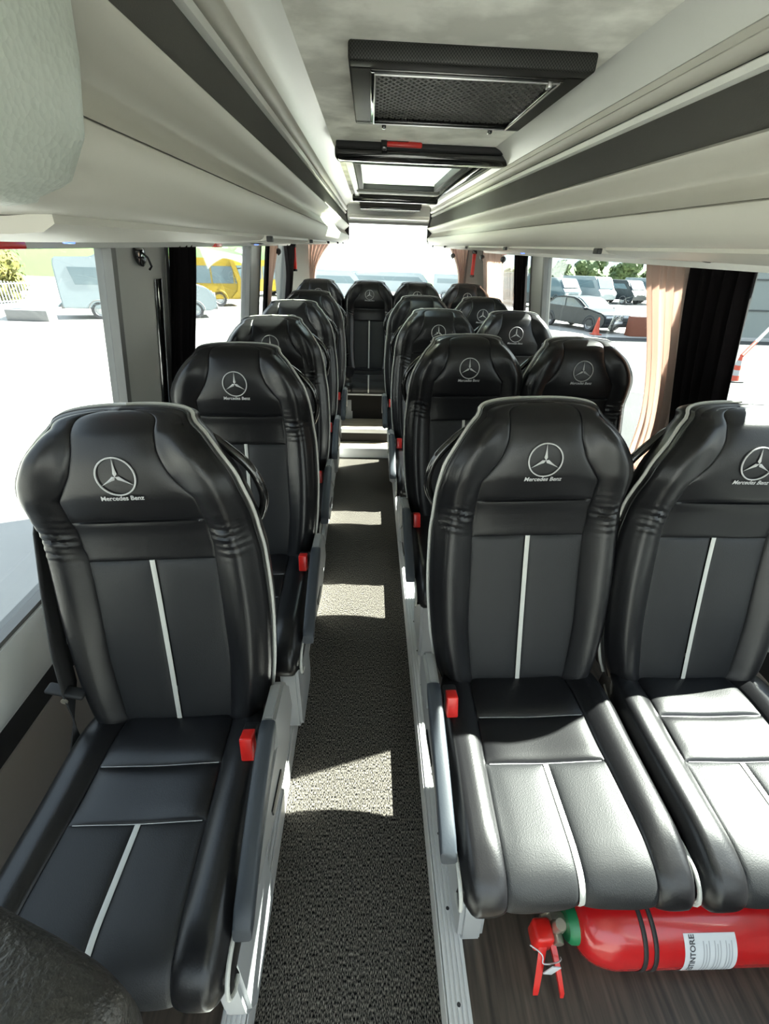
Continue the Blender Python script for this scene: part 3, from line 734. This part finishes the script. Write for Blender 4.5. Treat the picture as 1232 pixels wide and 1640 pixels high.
# ------------------------------------------------------------------ fire extinguisher
EY,EZ=.405,.172; r=empty('fire_extinguisher',(0,0,0)); tag(r,'red fire extinguisher lying on the floor under the front seat pair','fire extinguisher')
R_=.086; xn=.505
m=MB(); prof=[(.030,xn)]+[(.030+(R_-.030)*math.sin(PI/2*t)**.9,xn+.085*(1-math.cos(PI/2*t))) for t in np.linspace(.05,1,14)]+[(R_,.62),(R_,1.02),(R_*.93,1.055),(R_*.7,1.075),(.001,1.085)]
m.lathe(prof,'x',(0,EY,EZ),48); cy=m.build('cylinder','ered',r)
m=MB(); m.lathe([(.001,xn-.020),(.036,xn-.020),(.042,xn-.012),(.043,xn+.006),(.036,xn+.012),(.030,xn+.012)],'x',(0,EY,EZ),32); m.build('collar','green',r)
va=MB(); va.lathe([(.001,xn-.075),(.014,xn-.075),(.017,xn-.06),(.022,xn-.055),(.022,xn-.03),(.016,xn-.02),(.016,xn-.01)],'x',(0,EY,EZ),20)
va.tube([(xn-.045,EY,EZ),(xn-.052,EY-.02,EZ+.03),(xn-.058,EY-.03,EZ+.085)],.011,12); va.lathe([(.001,-.02),(.012,-.02),(.014,0),(.010,.012),(.001,.012)],'y',(xn-.045,EY-.02,EZ-.005),16)
va.box((xn-.068,EY-.03,EZ-.055),(xn-.058,EY-.018,EZ-.02),0,.002); va.build('valve','brass',r)
for (p0,p1,w) in (((xn-.075,EY-.015,EZ+.02),(xn-.105,EY-.10,EZ-.075),.018),((xn-.060,EY-.02,EZ-.005),(xn-.045,EY-.105,EZ-.078),.012)):
    m=MB(); p0=Vector(p0);p1=Vector(p1); n=8; rings=[]
    for i in range(n+1):
        t=i/n; p=p0.lerp(p1,t)+Vector((0,0,.008*math.sin(PI*t))); ww=w*(1-.35*t)
        rings.append([(p.x-ww*.6,p.y,p.z+.006),(p.x+ww*.6,p.y,p.z+.006),(p.x+ww*.5,p.y-.004,p.z-.008),(p.x-ww*.5,p.y-.004,p.z-.008)])
    m.grid(rings,0,cv=True); m.add(rings[0],[(0,1,2,3)]); m.add(rings[-1],[(0,1,2,3)]); m.build('lever','red',r,ang=30)
m=MB(); m.box((xn-.105,EY-.045,EZ-.03),(xn-.062,EY+.0,EZ+.035),0,.008); m.build('lever_block','red',r)
m=MB(); tp=[]
for t in np.linspace(0,1,24): tp.append((xn-.13+.085*t+.01*math.sin(t*9),EY-.055-.02*math.sin(PI*t),EZ+.055-.085*t))
m.tube(tp,.0014,6); seal=m.build('seal_wire','paper',r)
m=MB(); m.box((xn-.085,EY-.082,EZ-.035),(xn-.063,EY-.079,EZ+.01),0,.001,Matrix.Rotation(.3,3,'Y')); m.build('paper_tag','paper',seal)
def ecyl(x,a,rr=R_+.0008): return (x,EY-rr*math.cos(a),EZ+rr*math.sin(a))
for x0_,x1_ in ((.628,.638),(.652,.662)):
    m=MB(); m.grid([[ecyl(x,a,R_+.002) for x in (x0_,x1_)] for a in np.linspace(-.9,2.2,40)]); o=m.build('strap','belt',r); o.modifiers.new('thickness','SOLIDIFY').thickness=.002
m=MB(); m.grid([[ecyl(x,a,R_+.003) for x in (.633,.657)] for a in np.linspace(-1.5,-.62,16)]); o=m.build('bracket','ered',r); o.modifiers.new('thickness','SOLIDIFY').thickness=.003
m=MB(); m.box((.635,EY-R_*.78,EZ-.063),(.660,EY-R_*.70,EZ-.055),0,.001); m.build('bracket_clip','paper',r)
m=MB(); LA0,LA1,LX0,LX1=-.42,1.0,.722,.842
m.grid([[ecyl(x,a) for x in np.linspace(LX0,LX1,6)] for a in np.linspace(LA0,LA1,30)]); lab=m.build('label','paper',r,ang=80)
vs,fs=text_mesh('ESTINTORE',.0175,'LEFT'); m=MB(); 
# reads upward around the cylinder
m.add([ecyl(LX0+.018-y,LA0+.36+x/R_,R_+.0014) for x,y,z in vs],fs); m.build('label_lettering','ink',lab,smooth=False,fix=False)
m=MB()
for k in range(11):
    xx=LX0+.042+k*.0065
    if k%4==3: continue
    m.grid([[ecyl(x,a,R_+.0013) for x in (xx,xx+.0022)] for a in np.linspace(LA0+.12+.05*(k%3),LA1-.16-.07*(k%2),20)])
m.build('small_print','inkg',lab,smooth=False,fix=False)
m=MB(); c=(LX0+.018,LA0+.21); q=.009
tri=[(c[0]-q,c[1]-q/R_),(c[0]-q,c[1]+q/R_),(c[0]+q*.8,c[1])]
tri2=[(c[0]+(p[0]-c[0])*.55-.0005,c[1]+(p[1]-c[1])*.55) for p in tri]
for i in range(3):
    j=(i+1)%3; m.add([ecyl(*tri[i],R_+.0014),ecyl(*tri[j],R_+.0014),ecyl(*tri2[j],R_+.0014),ecyl(*tri2[i],R_+.0014)],[(0,1,2,3)])
m.build('warning_triangle','red',lab,smooth=False,fix=False)
# ================================================================== OUTDOORS
G=-.90
K=1.065
_inside=set(bpy.data.objects)
m=MB(); m.box((-150,-60,G-.1),(150,300,G)); o=m.build('ground','conc',smooth=False); tag(o,'pale sunlit concrete yard','ground',kind='structure')
m=MB(); m.box((2.8,-25,G),(60,20.6,G+.006)); tag(m.build('ground','asph',smooth=False),'worn grey asphalt strip beside the coach','ground',kind='structure')  # shade beside the coach put into the strip's darker colour
m=MB()
for a,b in (((-14,12.0),(-6.5,10.5)),((-6.5,10.5),(-3.3,14.5)),((-22,19.5),(-3,18.0)),((-3.3,14.5),(-1.5,22))):
    p=Vector((*a,0));q=Vector((*b,0)); d=(q-p).normalized(); n=Vector((-d.y,d.x,0))*.05
    m.add([(*(p-n).xy,G+.004),(*(p+n).xy,G+.004),(*(q+n).xy,G+.004),(*(q-n).xy,G+.004),],[(0,1,2,3)])
tag(m.build('ground_line','dirt',smooth=False),'darker joints between the pale paving slabs','ground',kind='structure')
m=MB()
p=Vector((4.2,11.5,0));q=Vector((10.5,8.2,0)); d=(q-p).normalized(); n=Vector((-d.y,d.x,0))*.05
m.add([(*(p-n).xy,G+.012),(*(p+n).xy,G+.012),(*(q+n).xy,G+.012),(*(q-n).xy,G+.012)],[(0,1,2,3)])
tag(m.build('ground_line','conc',smooth=False),'pale painted line on the asphalt','ground',kind='structure')
def hill(pts,y,dep,mt,label,name='hill'):
    m=MB();P=[]
    xs=np.linspace(pts[0][0],pts[-1][0],90)
    for j in range(16):
        t=j/15; row=[]
        for x in xs:
            h=cr([p[0] for p in pts],[p[1] for p in pts],x)
            row.append((x,y+dep*t,G-.05+h*math.sin(PI*.5*min(1,t*1.4))+.05*h*math.sin(x*.13+t*4)*t))
        P.append(row)
    m.grid(P); tag(m.build(name,mt),label,'hill',kind='structure')
hill([(-200,9),(-100,7.5),(-47,5.6),(-21,4.9),(-2,2.6),(8,2.8),(30,3.2),(90,4)],64,30,'field','green sloping field behind the yard')
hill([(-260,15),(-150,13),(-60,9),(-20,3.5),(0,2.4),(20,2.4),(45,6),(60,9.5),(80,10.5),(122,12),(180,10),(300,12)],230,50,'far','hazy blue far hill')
# vehicles
def wheel(par,x,y,r=.33,w=.22,side=-1):
    ws=MB(); ws.lathe([(r*.62,-w/2),(r*.92,-w/2),(r,-w/2+.03),(r,w/2-.03),(r*.92,w/2),(r*.62,w/2),(r*.62,-w/2)],'y',(x,y,r),28); wo=ws.build('wheel','tyre',par)
    m=MB(); yy=y+side*w*.5; 
    m.lathe([(.001,side*-.06),(r*.2,side*-.05),(r*.24,side*-.09),(r*.50,side*-.10),(r*.58,side*-.02),(r*.63,side*.005),(r*.64,side*-.03)],'y',(x,yy,r),24); m.build('rim','rim',wo)
def side_panel(poly,y,th,side): # polygon on the side in (x,z)
    return MB().prism(poly,y,y+side*th,'y')
def vehicle(name,loc,rz,L_,W,prof,wins,wheels,paint,label,cat,group=None,gmat='vglass',arch=None,extras=None,r=.33):
    root=empty(name,(loc[0],loc[1],G),rz); tag(root,label,cat,group)
    m=MB(); m.prism(prof,-W/2,W/2,'y',0,.05); bd=m.build('body',paint,root,ang=35)
    for s in (-1,1):
        for wpoly in wins:
            m=MB(); y=s*W/2; m.prism(wpoly,y-s*.02,y+s*.012,'y',0,.004); m.build('window',gmat,root)
        for x in wheels:
            wheel(root,x,s*(W/2-.10),r,.2,s)
            m=MB(); m.tube([(x+ (r+.05)*math.cos(a),s*(W/2-.005),r+(r+.05)*math.sin(a)) for a in np.linspace(-.1,PI+.1,20)],.025,6); m.build('wheel_arch',arch or 'plast',root)
    if extras: extras(root)
    return root
# white minibus: local +x = front
Lm=5.6
prof=[(-2.8,.45),(2.55,.32),(2.80,.45),(2.82,.85),(2.55,1.12),(1.95,1.30),(1.35,2.10),(1.05,2.22),(.2,2.30),(-1.2,2.30),(-1.5,2.14),(-2.70,2.10),(-2.78,1.9),(-2.82,.9)]
def mbx(root):
    m=MB(); m.prism([(1.58,2.28),(2.19,1.48),(2.25,1.48),(1.64,2.32)],-.80,.80,'y'); m.build('windscreen','vglass',root,smooth=False)
    for s in (-1,1):
        m=MB(); m.box((2.90,s*.68-.16,.92),(3.12,s*.68+.16,1.10),0,.04); m.build('headlamp','lampw',root)
    m=MB(); m.box((3.0,-.9,.38),(3.18,.9,.60),0,.04); m.build('bumper','plast',root)
    m=MB(); m.box((3.06,-.38,.76),(3.16,.38,.92),0,.01); m.build('grille','black',root)
    m=MB(); m.box((-3.2,-.85,.42),(-3.06,.85,.60),0,.03); m.build('bumper','plast',root)
prof=[(x*1.11,z*(1.0 if z<.6 else 1.13)) for x,z in prof]
vehicle('minibus',(-10.5,23.24),math.radians(22.6),Lm,2.0,prof,[[(-2.45,1.36),(-2.6,2.02),(-1.1,2.02),(-1.1,1.36)],[(-1.0,1.36),(-1.0,2.02),(.6,2.02),(.6,1.36)],[(.72,1.36),(.72,2.02),(1.25,2.06),(1.85,1.40)]],[-1.75,2.15],'white','white minibus parked behind the left window pillar','minibus',extras=mbx,r=.36)
# yellow buses
def ybus(name,loc,rz,L_,label,z=2.55):
    h=L_/2; prof=[(-h,.4),(h-.15,.4),(h,.7),(h+.02,1.2),(h-.30,z-.25),(h-.6,z),(-h+.1,z),(-h,z-.15)]
    wins=[]; x=-h+.2
    while x<h-1.6: wins.append([(x,1.25),(x,z-.4),(x+1.2,z-.4),(x+1.2,1.25)]); x+=1.28
    wins.append([(x,1.25),(x,z-.4),(h-.42,z-.4),(h-.22,1.25)])
    def ex(root):
        m=MB(); m.prism([(h-.02,1.2),(h-.26,z-.35),(h-.21,z-.33),(h+.04,1.2)],-1.0,1.0,'y'); m.build('windscreen','vglass2',root,smooth=False)
        for s in (-1,1):
            m=MB(); m.box((h-.06,s*.8-.13,.6),(h+.05,s*.8+.13,.8),0,.04); m.build('headlamp','lampw',root)
        m=MB(); m.box((h-.05,-1.1,.35),(h+.08,1.1,.55),0,.04); m.build('bumper','yellow',root)
        m=MB(); m.prism([(h-.75,.45),(h+.06,.5),(h+.04,1.25),(h-.35,z-.1),(h-.62,z-.1),(h-.28,1.25),(h-.32,.9)],-1.16,-1.10,'y',0,.02); m.build('front_pillar_panel','yellow',root)
        m=MB(); m.tube([(h-.2,-1.2,z-.5),(h+.25,-1.35,z-.45),(h+.25,-1.35,z-.75)],.03,8); m.build('mirror_arm','black',root)
        m=MB(); m.tube([(h-1.55+.28*math.cos(a),-.75,1.42+.28*math.sin(a)) for a in np.linspace(0,2*PI,24)[:-1]],.018,6,closed=True); m.build('steering_wheel','plast',root)
    return vehicle(name,loc,rz,L_,2.2,prof,wins,[-h+1.5,h-1.4],'yellow',label,'bus','yellow buses parked beyond the left windows',arch='yellow',extras=ex,r=.42)
ybus('yellow_bus',(-11.3,29.9),math.radians(25),7.0,'yellow bus with leaning front pillar behind the white minibus')
ybus('yellow_bus',(-9.3,40.3),math.radians(42),7.5,'second yellow bus, further back behind the first')
# dark saloon car on the right. local +x=front
prof=[(-2.2,.30),(2.15,.24),(2.27,.45),(2.24,.70),(2.0,.84),(1.35,.95),(1.0,1.0),(.45,1.33),(.1,1.43),(-.7,1.45),(-1.15,1.36),(-1.75,1.08),(-2.2,1.03),(-2.26,.7)]
def carx(root):
    m=MB(); m.prism([(.20,1.39),(.98,.98),(1.03,1.0),(.48,1.345),(.20,1.43)],-.70,.70,'y'); m.build('windscreen','vglass',root,smooth=False)
    for s in (-1,1):
        m=MB(); m.box((2.05,s*.55-.22,.62),(2.24,s*.55+.22,.74),0,.04); m.build('headlamp','lampw',root)
        m=MB(); m.lathe([(.11,2.235),(.11,2.26),(.085,2.262),(.085,2.24)],'x',(0,s*.13,.66),20); o=m.build('kidney_grille','metal',root)
        m=MB(); m.box((.85,s*.92-.10,.92),(1.0,s*.92+.10,1.04),0,.03); m.build('mirror','carp',root)
    m=MB(); m.box((2.22,-.24,.42),(2.30,.24,.52),0,.008); m.build('number_plate','paper',root)
    m=MB(); m.box((2.10,-.80,.32),(2.28,.80,.40),0,.02); m.build('lower_grille','black',root)
vehicle('saloon_car',(10.70,24.08),math.radians(-68),4.5,1.75,prof,[[(-1.55,1.02),(-1.05,1.33),(-.40,1.38),(-.40,1.0)],[(-.32,1.0),(-.32,1.38),(.12,1.36),(.85,1.0)]],[-1.35,1.35],'carp','dark blue grey saloon car parked beyond the right window','car',extras=carx,arch='carp',r=.32)
# row of vans and buses behind the car
gvan='parked vans and coaches in the distance'
vprof=lambda h,z:[(-h,.4),(h,.4),(h+.05,.9),(h-.35,1.25),(h-.9,z-.1),(h-1.1,z),(-h,z)]
rowv=[(14.0,45.0,-72,4.8,2.1,'white','white van far off with dark windows at the tree foot, leftmost of its row'),
      (17.2,45.5,-70,4.6,2.0,'vglass','dark grey van second in the far row behind the car'),
      (20.4,46.0,-68,5.0,2.2,'white','white van in the middle of the far row behind the car'),
      (23.6,46.4,-66,4.8,2.0,'carp','dark van in the far row above the car bonnet'),
      (27.0,46.8,-64,5.0,2.2,'white','white van at the end of the far row by the pink curtain')]
for x,y,a,l,z,pt,lb in rowv:
    h=l/2; 
    def ex(root,h=h,z=z):
        m=MB(); m.prism([(h-.36,1.27),(h-.88,z-.14),(h-.82,z-.12),(h-.28,1.28)],-.85,.85,'y'); m.build('windscreen','vglass',root,smooth=False)
        for s in (-1,1):
            m=MB(); m.box((h-.05,s*.7-.13,.7),(h+.06,s*.7+.13,.86),0,.03); m.build('headlamp','lampw',root)
    vehicle('van',(x,y),math.radians(a),l,2.0,vprof(h,z),[[(-h+.3,1.3),(-h+.3,z-.3),(h-1.2,z-.3),(h-.75,1.3)]],[-h+1,h-1],pt,lb,'van',gvan,extras=ex)
vehicle('coach',(12.0,40.5),math.radians(-78),6.4,2.2,[(-3.2,.4),(3.2,.4),(3.25,1.0),(3.0,2.3),(-3.2,2.3)],[[(-2.9,1.1),(-2.9,2.0),(2.8,2.0),(2.95,1.1)]],[-1.9,2.0],'carp','dark coach seen through the last window on the right','coach',gvan,gmat='vglass2',
   extras=lambda root:(MB().prism([(3.24,1.05),(3.04,2.15),(3.10,2.15),(3.30,1.05)],-1.1,1.1,'y').build('windscreen','vglass2',root,smooth=False)))
# vehicles beyond the rear window
for x,y,a,l,z,lb in ((-2.6,36,8,4.6,2.1,'white van beyond the left half of the rear window'),(1.6,46.5,2,8.0,2.0,'long white coach with blue grey windows beyond the rear window'),(8.0,44,-10,4.6,2.0,'white van beyond the right edge of the rear window')):
    h=l/2
    def ex(root,h=h,z=z):
        m=MB(); m.prism([(h-.36,1.27),(h-.88,z-.14),(h-.82,z-.12),(h-.28,1.28)],-.85,.85,'y'); m.build('windscreen','vglass',root,smooth=False)
    vehicle('van' if l<6 else 'coach',(x,y),math.radians(a),l,2.0,vprof(h,z),[[(-h+.3,1.3),(-h+.3,z-.35),(h-1.2,z-.35),(h-.75,1.3)]],[-h+1,h-1],'white',lb,'van' if l<6 else 'coach',gvan,extras=ex)
# trees and hedge
def blob_tree(name,x,y,h,r,mt,label,group,n=900,ls=.35,trunk=.35,cat='tree'):
    root=empty(name,(x,y,G)); tag(root,label,cat,group)
    m=MB()
    cl=[(random.uniform(-.55,.55)*r,random.uniform(-.55,.55)*r,h*random.uniform(trunk+.12,.82),r*random.uniform(.35,.6)) for _ in range(9)]+[(0,0,h*.62,r*.75)]
    for k in range(n):
        c=random.choice(cl); v=Vector((random.gauss(0,1),random.gauss(0,1),random.gauss(0,1))).normalized()
        p=Vector(c[:3])+Vector((v.x*c[3],v.y*c[3],v.z*c[3]*.8))*random.uniform(.75,1.02)
        t=v.orthogonal().normalized(); t=Matrix.Rotation(random.random()*6.28,3,v)@t; b=v.cross(t); s=ls*random.uniform(.6,1.2)
        m.add([p-t*s,p+b*s*.6+v*s*.25,p+t*s,p-b*s*.6-v*s*.1],[(0,1,2,3)])
    for c in cl:
        bm=bmesh.new(); bmesh.ops.create_icosphere(bm,subdivisions=2,radius=c[3]*.8)
        bm.verts.index_update(); m.add([(v.co.x+c[0],v.co.y+c[1],v.co.z*.8+c[2]) for v in bm.verts],[[v.index for v in f.verts] for f in bm.faces]); bm.free()
    m.build('crown',mt,root,smooth=False,fix=False)
    m=MB(); m.tube([(0,0,0),(.05*r,0,h*.3),(0,0,h*.62)],[.07*r,.055*r,.03*r],8); m.build('trunk','bark',root)
gt='pine trees behind the parked vehicles'
for i,(x,y,h,r) in enumerate([(15.6,56,3.0,1.3),(18.4,56,3.4,1.4),(21.4,56.5,3.7,1.6),(25.0,57,4.6,1.9),(28.9,56.5,4.1,1.8),(32.6,56.5,3.6,1.7),(36.2,57,3.4,1.6)]):
    blob_tree('pine_tree',x,y,h,r,'leaf_g',['leftmost pine in the distant row beyond the car','small green pine second in the distant row','green pine left of the tallest pine','tallest rounded green pine above the saloon car','green pine right of the tallest pine','low green pine near the curtain edge','last green pine of the distant row'][i],gt,n=1100,ls=.28,trunk=.15)
for i,(x,y,h,r) in enumerate([(-19.6,27.6,3.3,1.5),(-25.6,30.5,2.9,1.25),(-22.8,26.6,3.3,1.5)]):
    blob_tree('hedge_shrub',x,y,h,r,'leaf_y',['yellow green shrub at the left picture edge behind the fence','yellow green shrub furthest back in the hedge','yellow green shrub mostly beyond the window edge'][i],'yellow green shrubs behind the fence',n=1800,ls=.13,trunk=.0,cat='shrub')
# picket fence
r=empty('picket_fence',(-17.9,20.2,G),math.radians(79)); tag(r,'white vertical bar fence on a low wall left of the minibus','fence')
m=MB(); m.box((-1.6,-.12,0),(7.0,.12,.34),0,.02); m.build('base_wall','white',r)
m=MB(); m.box((-1.6,-.02,.40),(7.0,.02,.45)); m.box((-1.6,-.02,1.15),(7.0,.02,1.19)); m.build('rail','fence',r,smooth=False)
for k in range(50):
    m=MB(); x=-1.55+k*.17; m.box((x,-.02,.34),(x+.05,.02,1.30+.06*math.sin(k*.3))); m.build('picket','fence',r,smooth=False)
m=MB(); m.box((-14.9,20.3,G),(-13.2,20.9,G+.42),0,.03); tag(m.build('concrete_block','plast'),'low grey concrete block in front of the white fence','block')
# cones, box
def cone(x,y,h,label,stripes=True):
    r=empty('traffic_cone',(x,y,G+.006)); tag(r,label,'traffic cone','orange traffic cones on the asphalt')
    b=h*.22
    m=MB(); m.box((-b*1.25,-b*1.25,0),(b*1.25,b*1.25,h*.05),0,.01); m.build('base','orange' if not stripes else 'black',r)
    m=MB(); m.lathe([(b,h*.05),(h*.045,h*.97),(h*.035,h),(.001,h)],'z',(0,0,0),24); m.build('body','orange',r)
    if stripes:
        for a,c in ((.25,.45),(.62,.80)):
            rr=lambda t:b+(h*.045-b)*((t-.05)/.92)+.004
            m=MB(); m.lathe([(rr(a),h*a),(rr(c),h*c)],'z',(0,0,0),24); m.build('white_band','conew',r)
cone(10.32,21.4,.72,'plain orange cone standing in front of the saloon car',False)
cone(9.83,11.95,.68,'orange and white banded cone beside the leaning pole')
m=MB(); m.box((11.75,21.1,G),(12.95,21.6,G+.80),0,.02); tag(m.build('terracotta_box','brownb'),'terracotta coloured box right of the saloon car','box')
r=empty('barrier_pole',(0,0,0)); tag(r,'red and white barrier pole leaning up from the cone','pole')
p0=Vector((9.83,11.95,G+.66)); p1=Vector((12.6,13.6,G+2.6))
for k in range(6):
    m=MB(); m.tube([p0.lerp(p1,k/6),p0.lerp(p1,(k+1)/6)],.045,10); m.build('pole_segment','orange' if k%2==0 else 'conew',r)
# grey panelled building at the right edge
r=empty('panelled_building',(0,0,0)); tag(r,'grey green building with horizontal wall panels at the right edge','building')
m=MB(); m.box((15.2,21.4,G),(40,23.5,G+5.2)); m.build('wall','garage',r,smooth=False)
for z in (.0,1.18,2.40,3.60):
    m=MB(); m.box((15.18,21.36,G+z+.0),(40,21.4,G+z+.06)); m.build('panel_joint','garaged' if z>0 else 'conew',r,smooth=False)
# the yard falls away gently towards the rear of the coach
T_=Matrix.Translation((0,0,G))@Matrix.Rotation(math.radians(-2.0),4,'X')@Matrix.Translation((0,0,-G))
for o in list(bpy.data.objects):
    if o not in _inside and o.parent is None: o.matrix_basis=T_@o.matrix_basis
# ------------------------------------------------------------------ light
w=bpy.data.worlds.new('World'); SC.world=w; w.use_nodes=True; nt=w.node_tree
bg=nt.nodes['Background']; tc=nt.nodes.new('ShaderNodeTexCoord'); sp=nt.nodes.new('ShaderNodeSeparateXYZ'); rp=nt.nodes.new('ShaderNodeValToRGB')
nt.links.new(tc.outputs['Generated'],sp.inputs[0]); nt.links.new(sp.outputs['Z'],rp.inputs['Fac']); nt.links.new(rp.outputs['Color'],bg.inputs['Color'])
e=rp.color_ramp.elements; e[0].position=0; e[0].color=(1,.99,.95,1); e[1].position=.7; e[1].color=(.70,.80,.97,1); k=e.new(.12); k.color=(.98,.99,1,1)
bg.inputs['Strength'].default_value=2.8
sd=bpy.data.lights.new('sun','SUN'); sd.energy=62; sd.angle=math.radians(.6); sd.color=(1,.955,.87)
so=bpy.data.objects.new('sun',sd); COL.objects.link(so)
so.rotation_euler=Vector((1,.40,.93)).to_track_quat('Z','Y').to_euler()
# ------------------------------------------------------------------ camera
F=716.4;CX,CY=616.,820.
def basis(vp=(592.8,391.9),roll=.75):
    d=Vector(((vp[0]-CX)/F,(vp[1]-CY)/F,1.0)).normalized(); a=math.radians(roll)
    up0=Vector((math.sin(a),-math.cos(a),0)); up=(up0-d*up0.dot(d)).normalized(); X=d.cross(up)
    return X,d,up
X,d,up=basis()
# rows: world axes expressed in image axes (right, down, forward)
right=Vector((X.x,d.x,up.x)); down=Vector((X.y,d.y,up.y)); fwd=Vector((X.z,d.z,up.z))
R=Matrix((right,-down,-fwd)).transposed()
cd=bpy.data.cameras.new('camera'); co=bpy.data.objects.new('camera',cd); COL.objects.link(co)
co.matrix_world=Matrix.Translation((0,0,CAMZ))@R.to_4x4()
cd.sensor_fit='HORIZONTAL'; cd.sensor_width=36; cd.lens=36*F/1232; cd.clip_start=.02; cd.clip_end=600
SC.camera=co
v=SC.view_settings; v.view_transform='Standard'; v.look='None'; v.gamma=1; v.exposure=0.74; v.use_curve_mapping=False
SC.display_settings.display_device='sRGB'
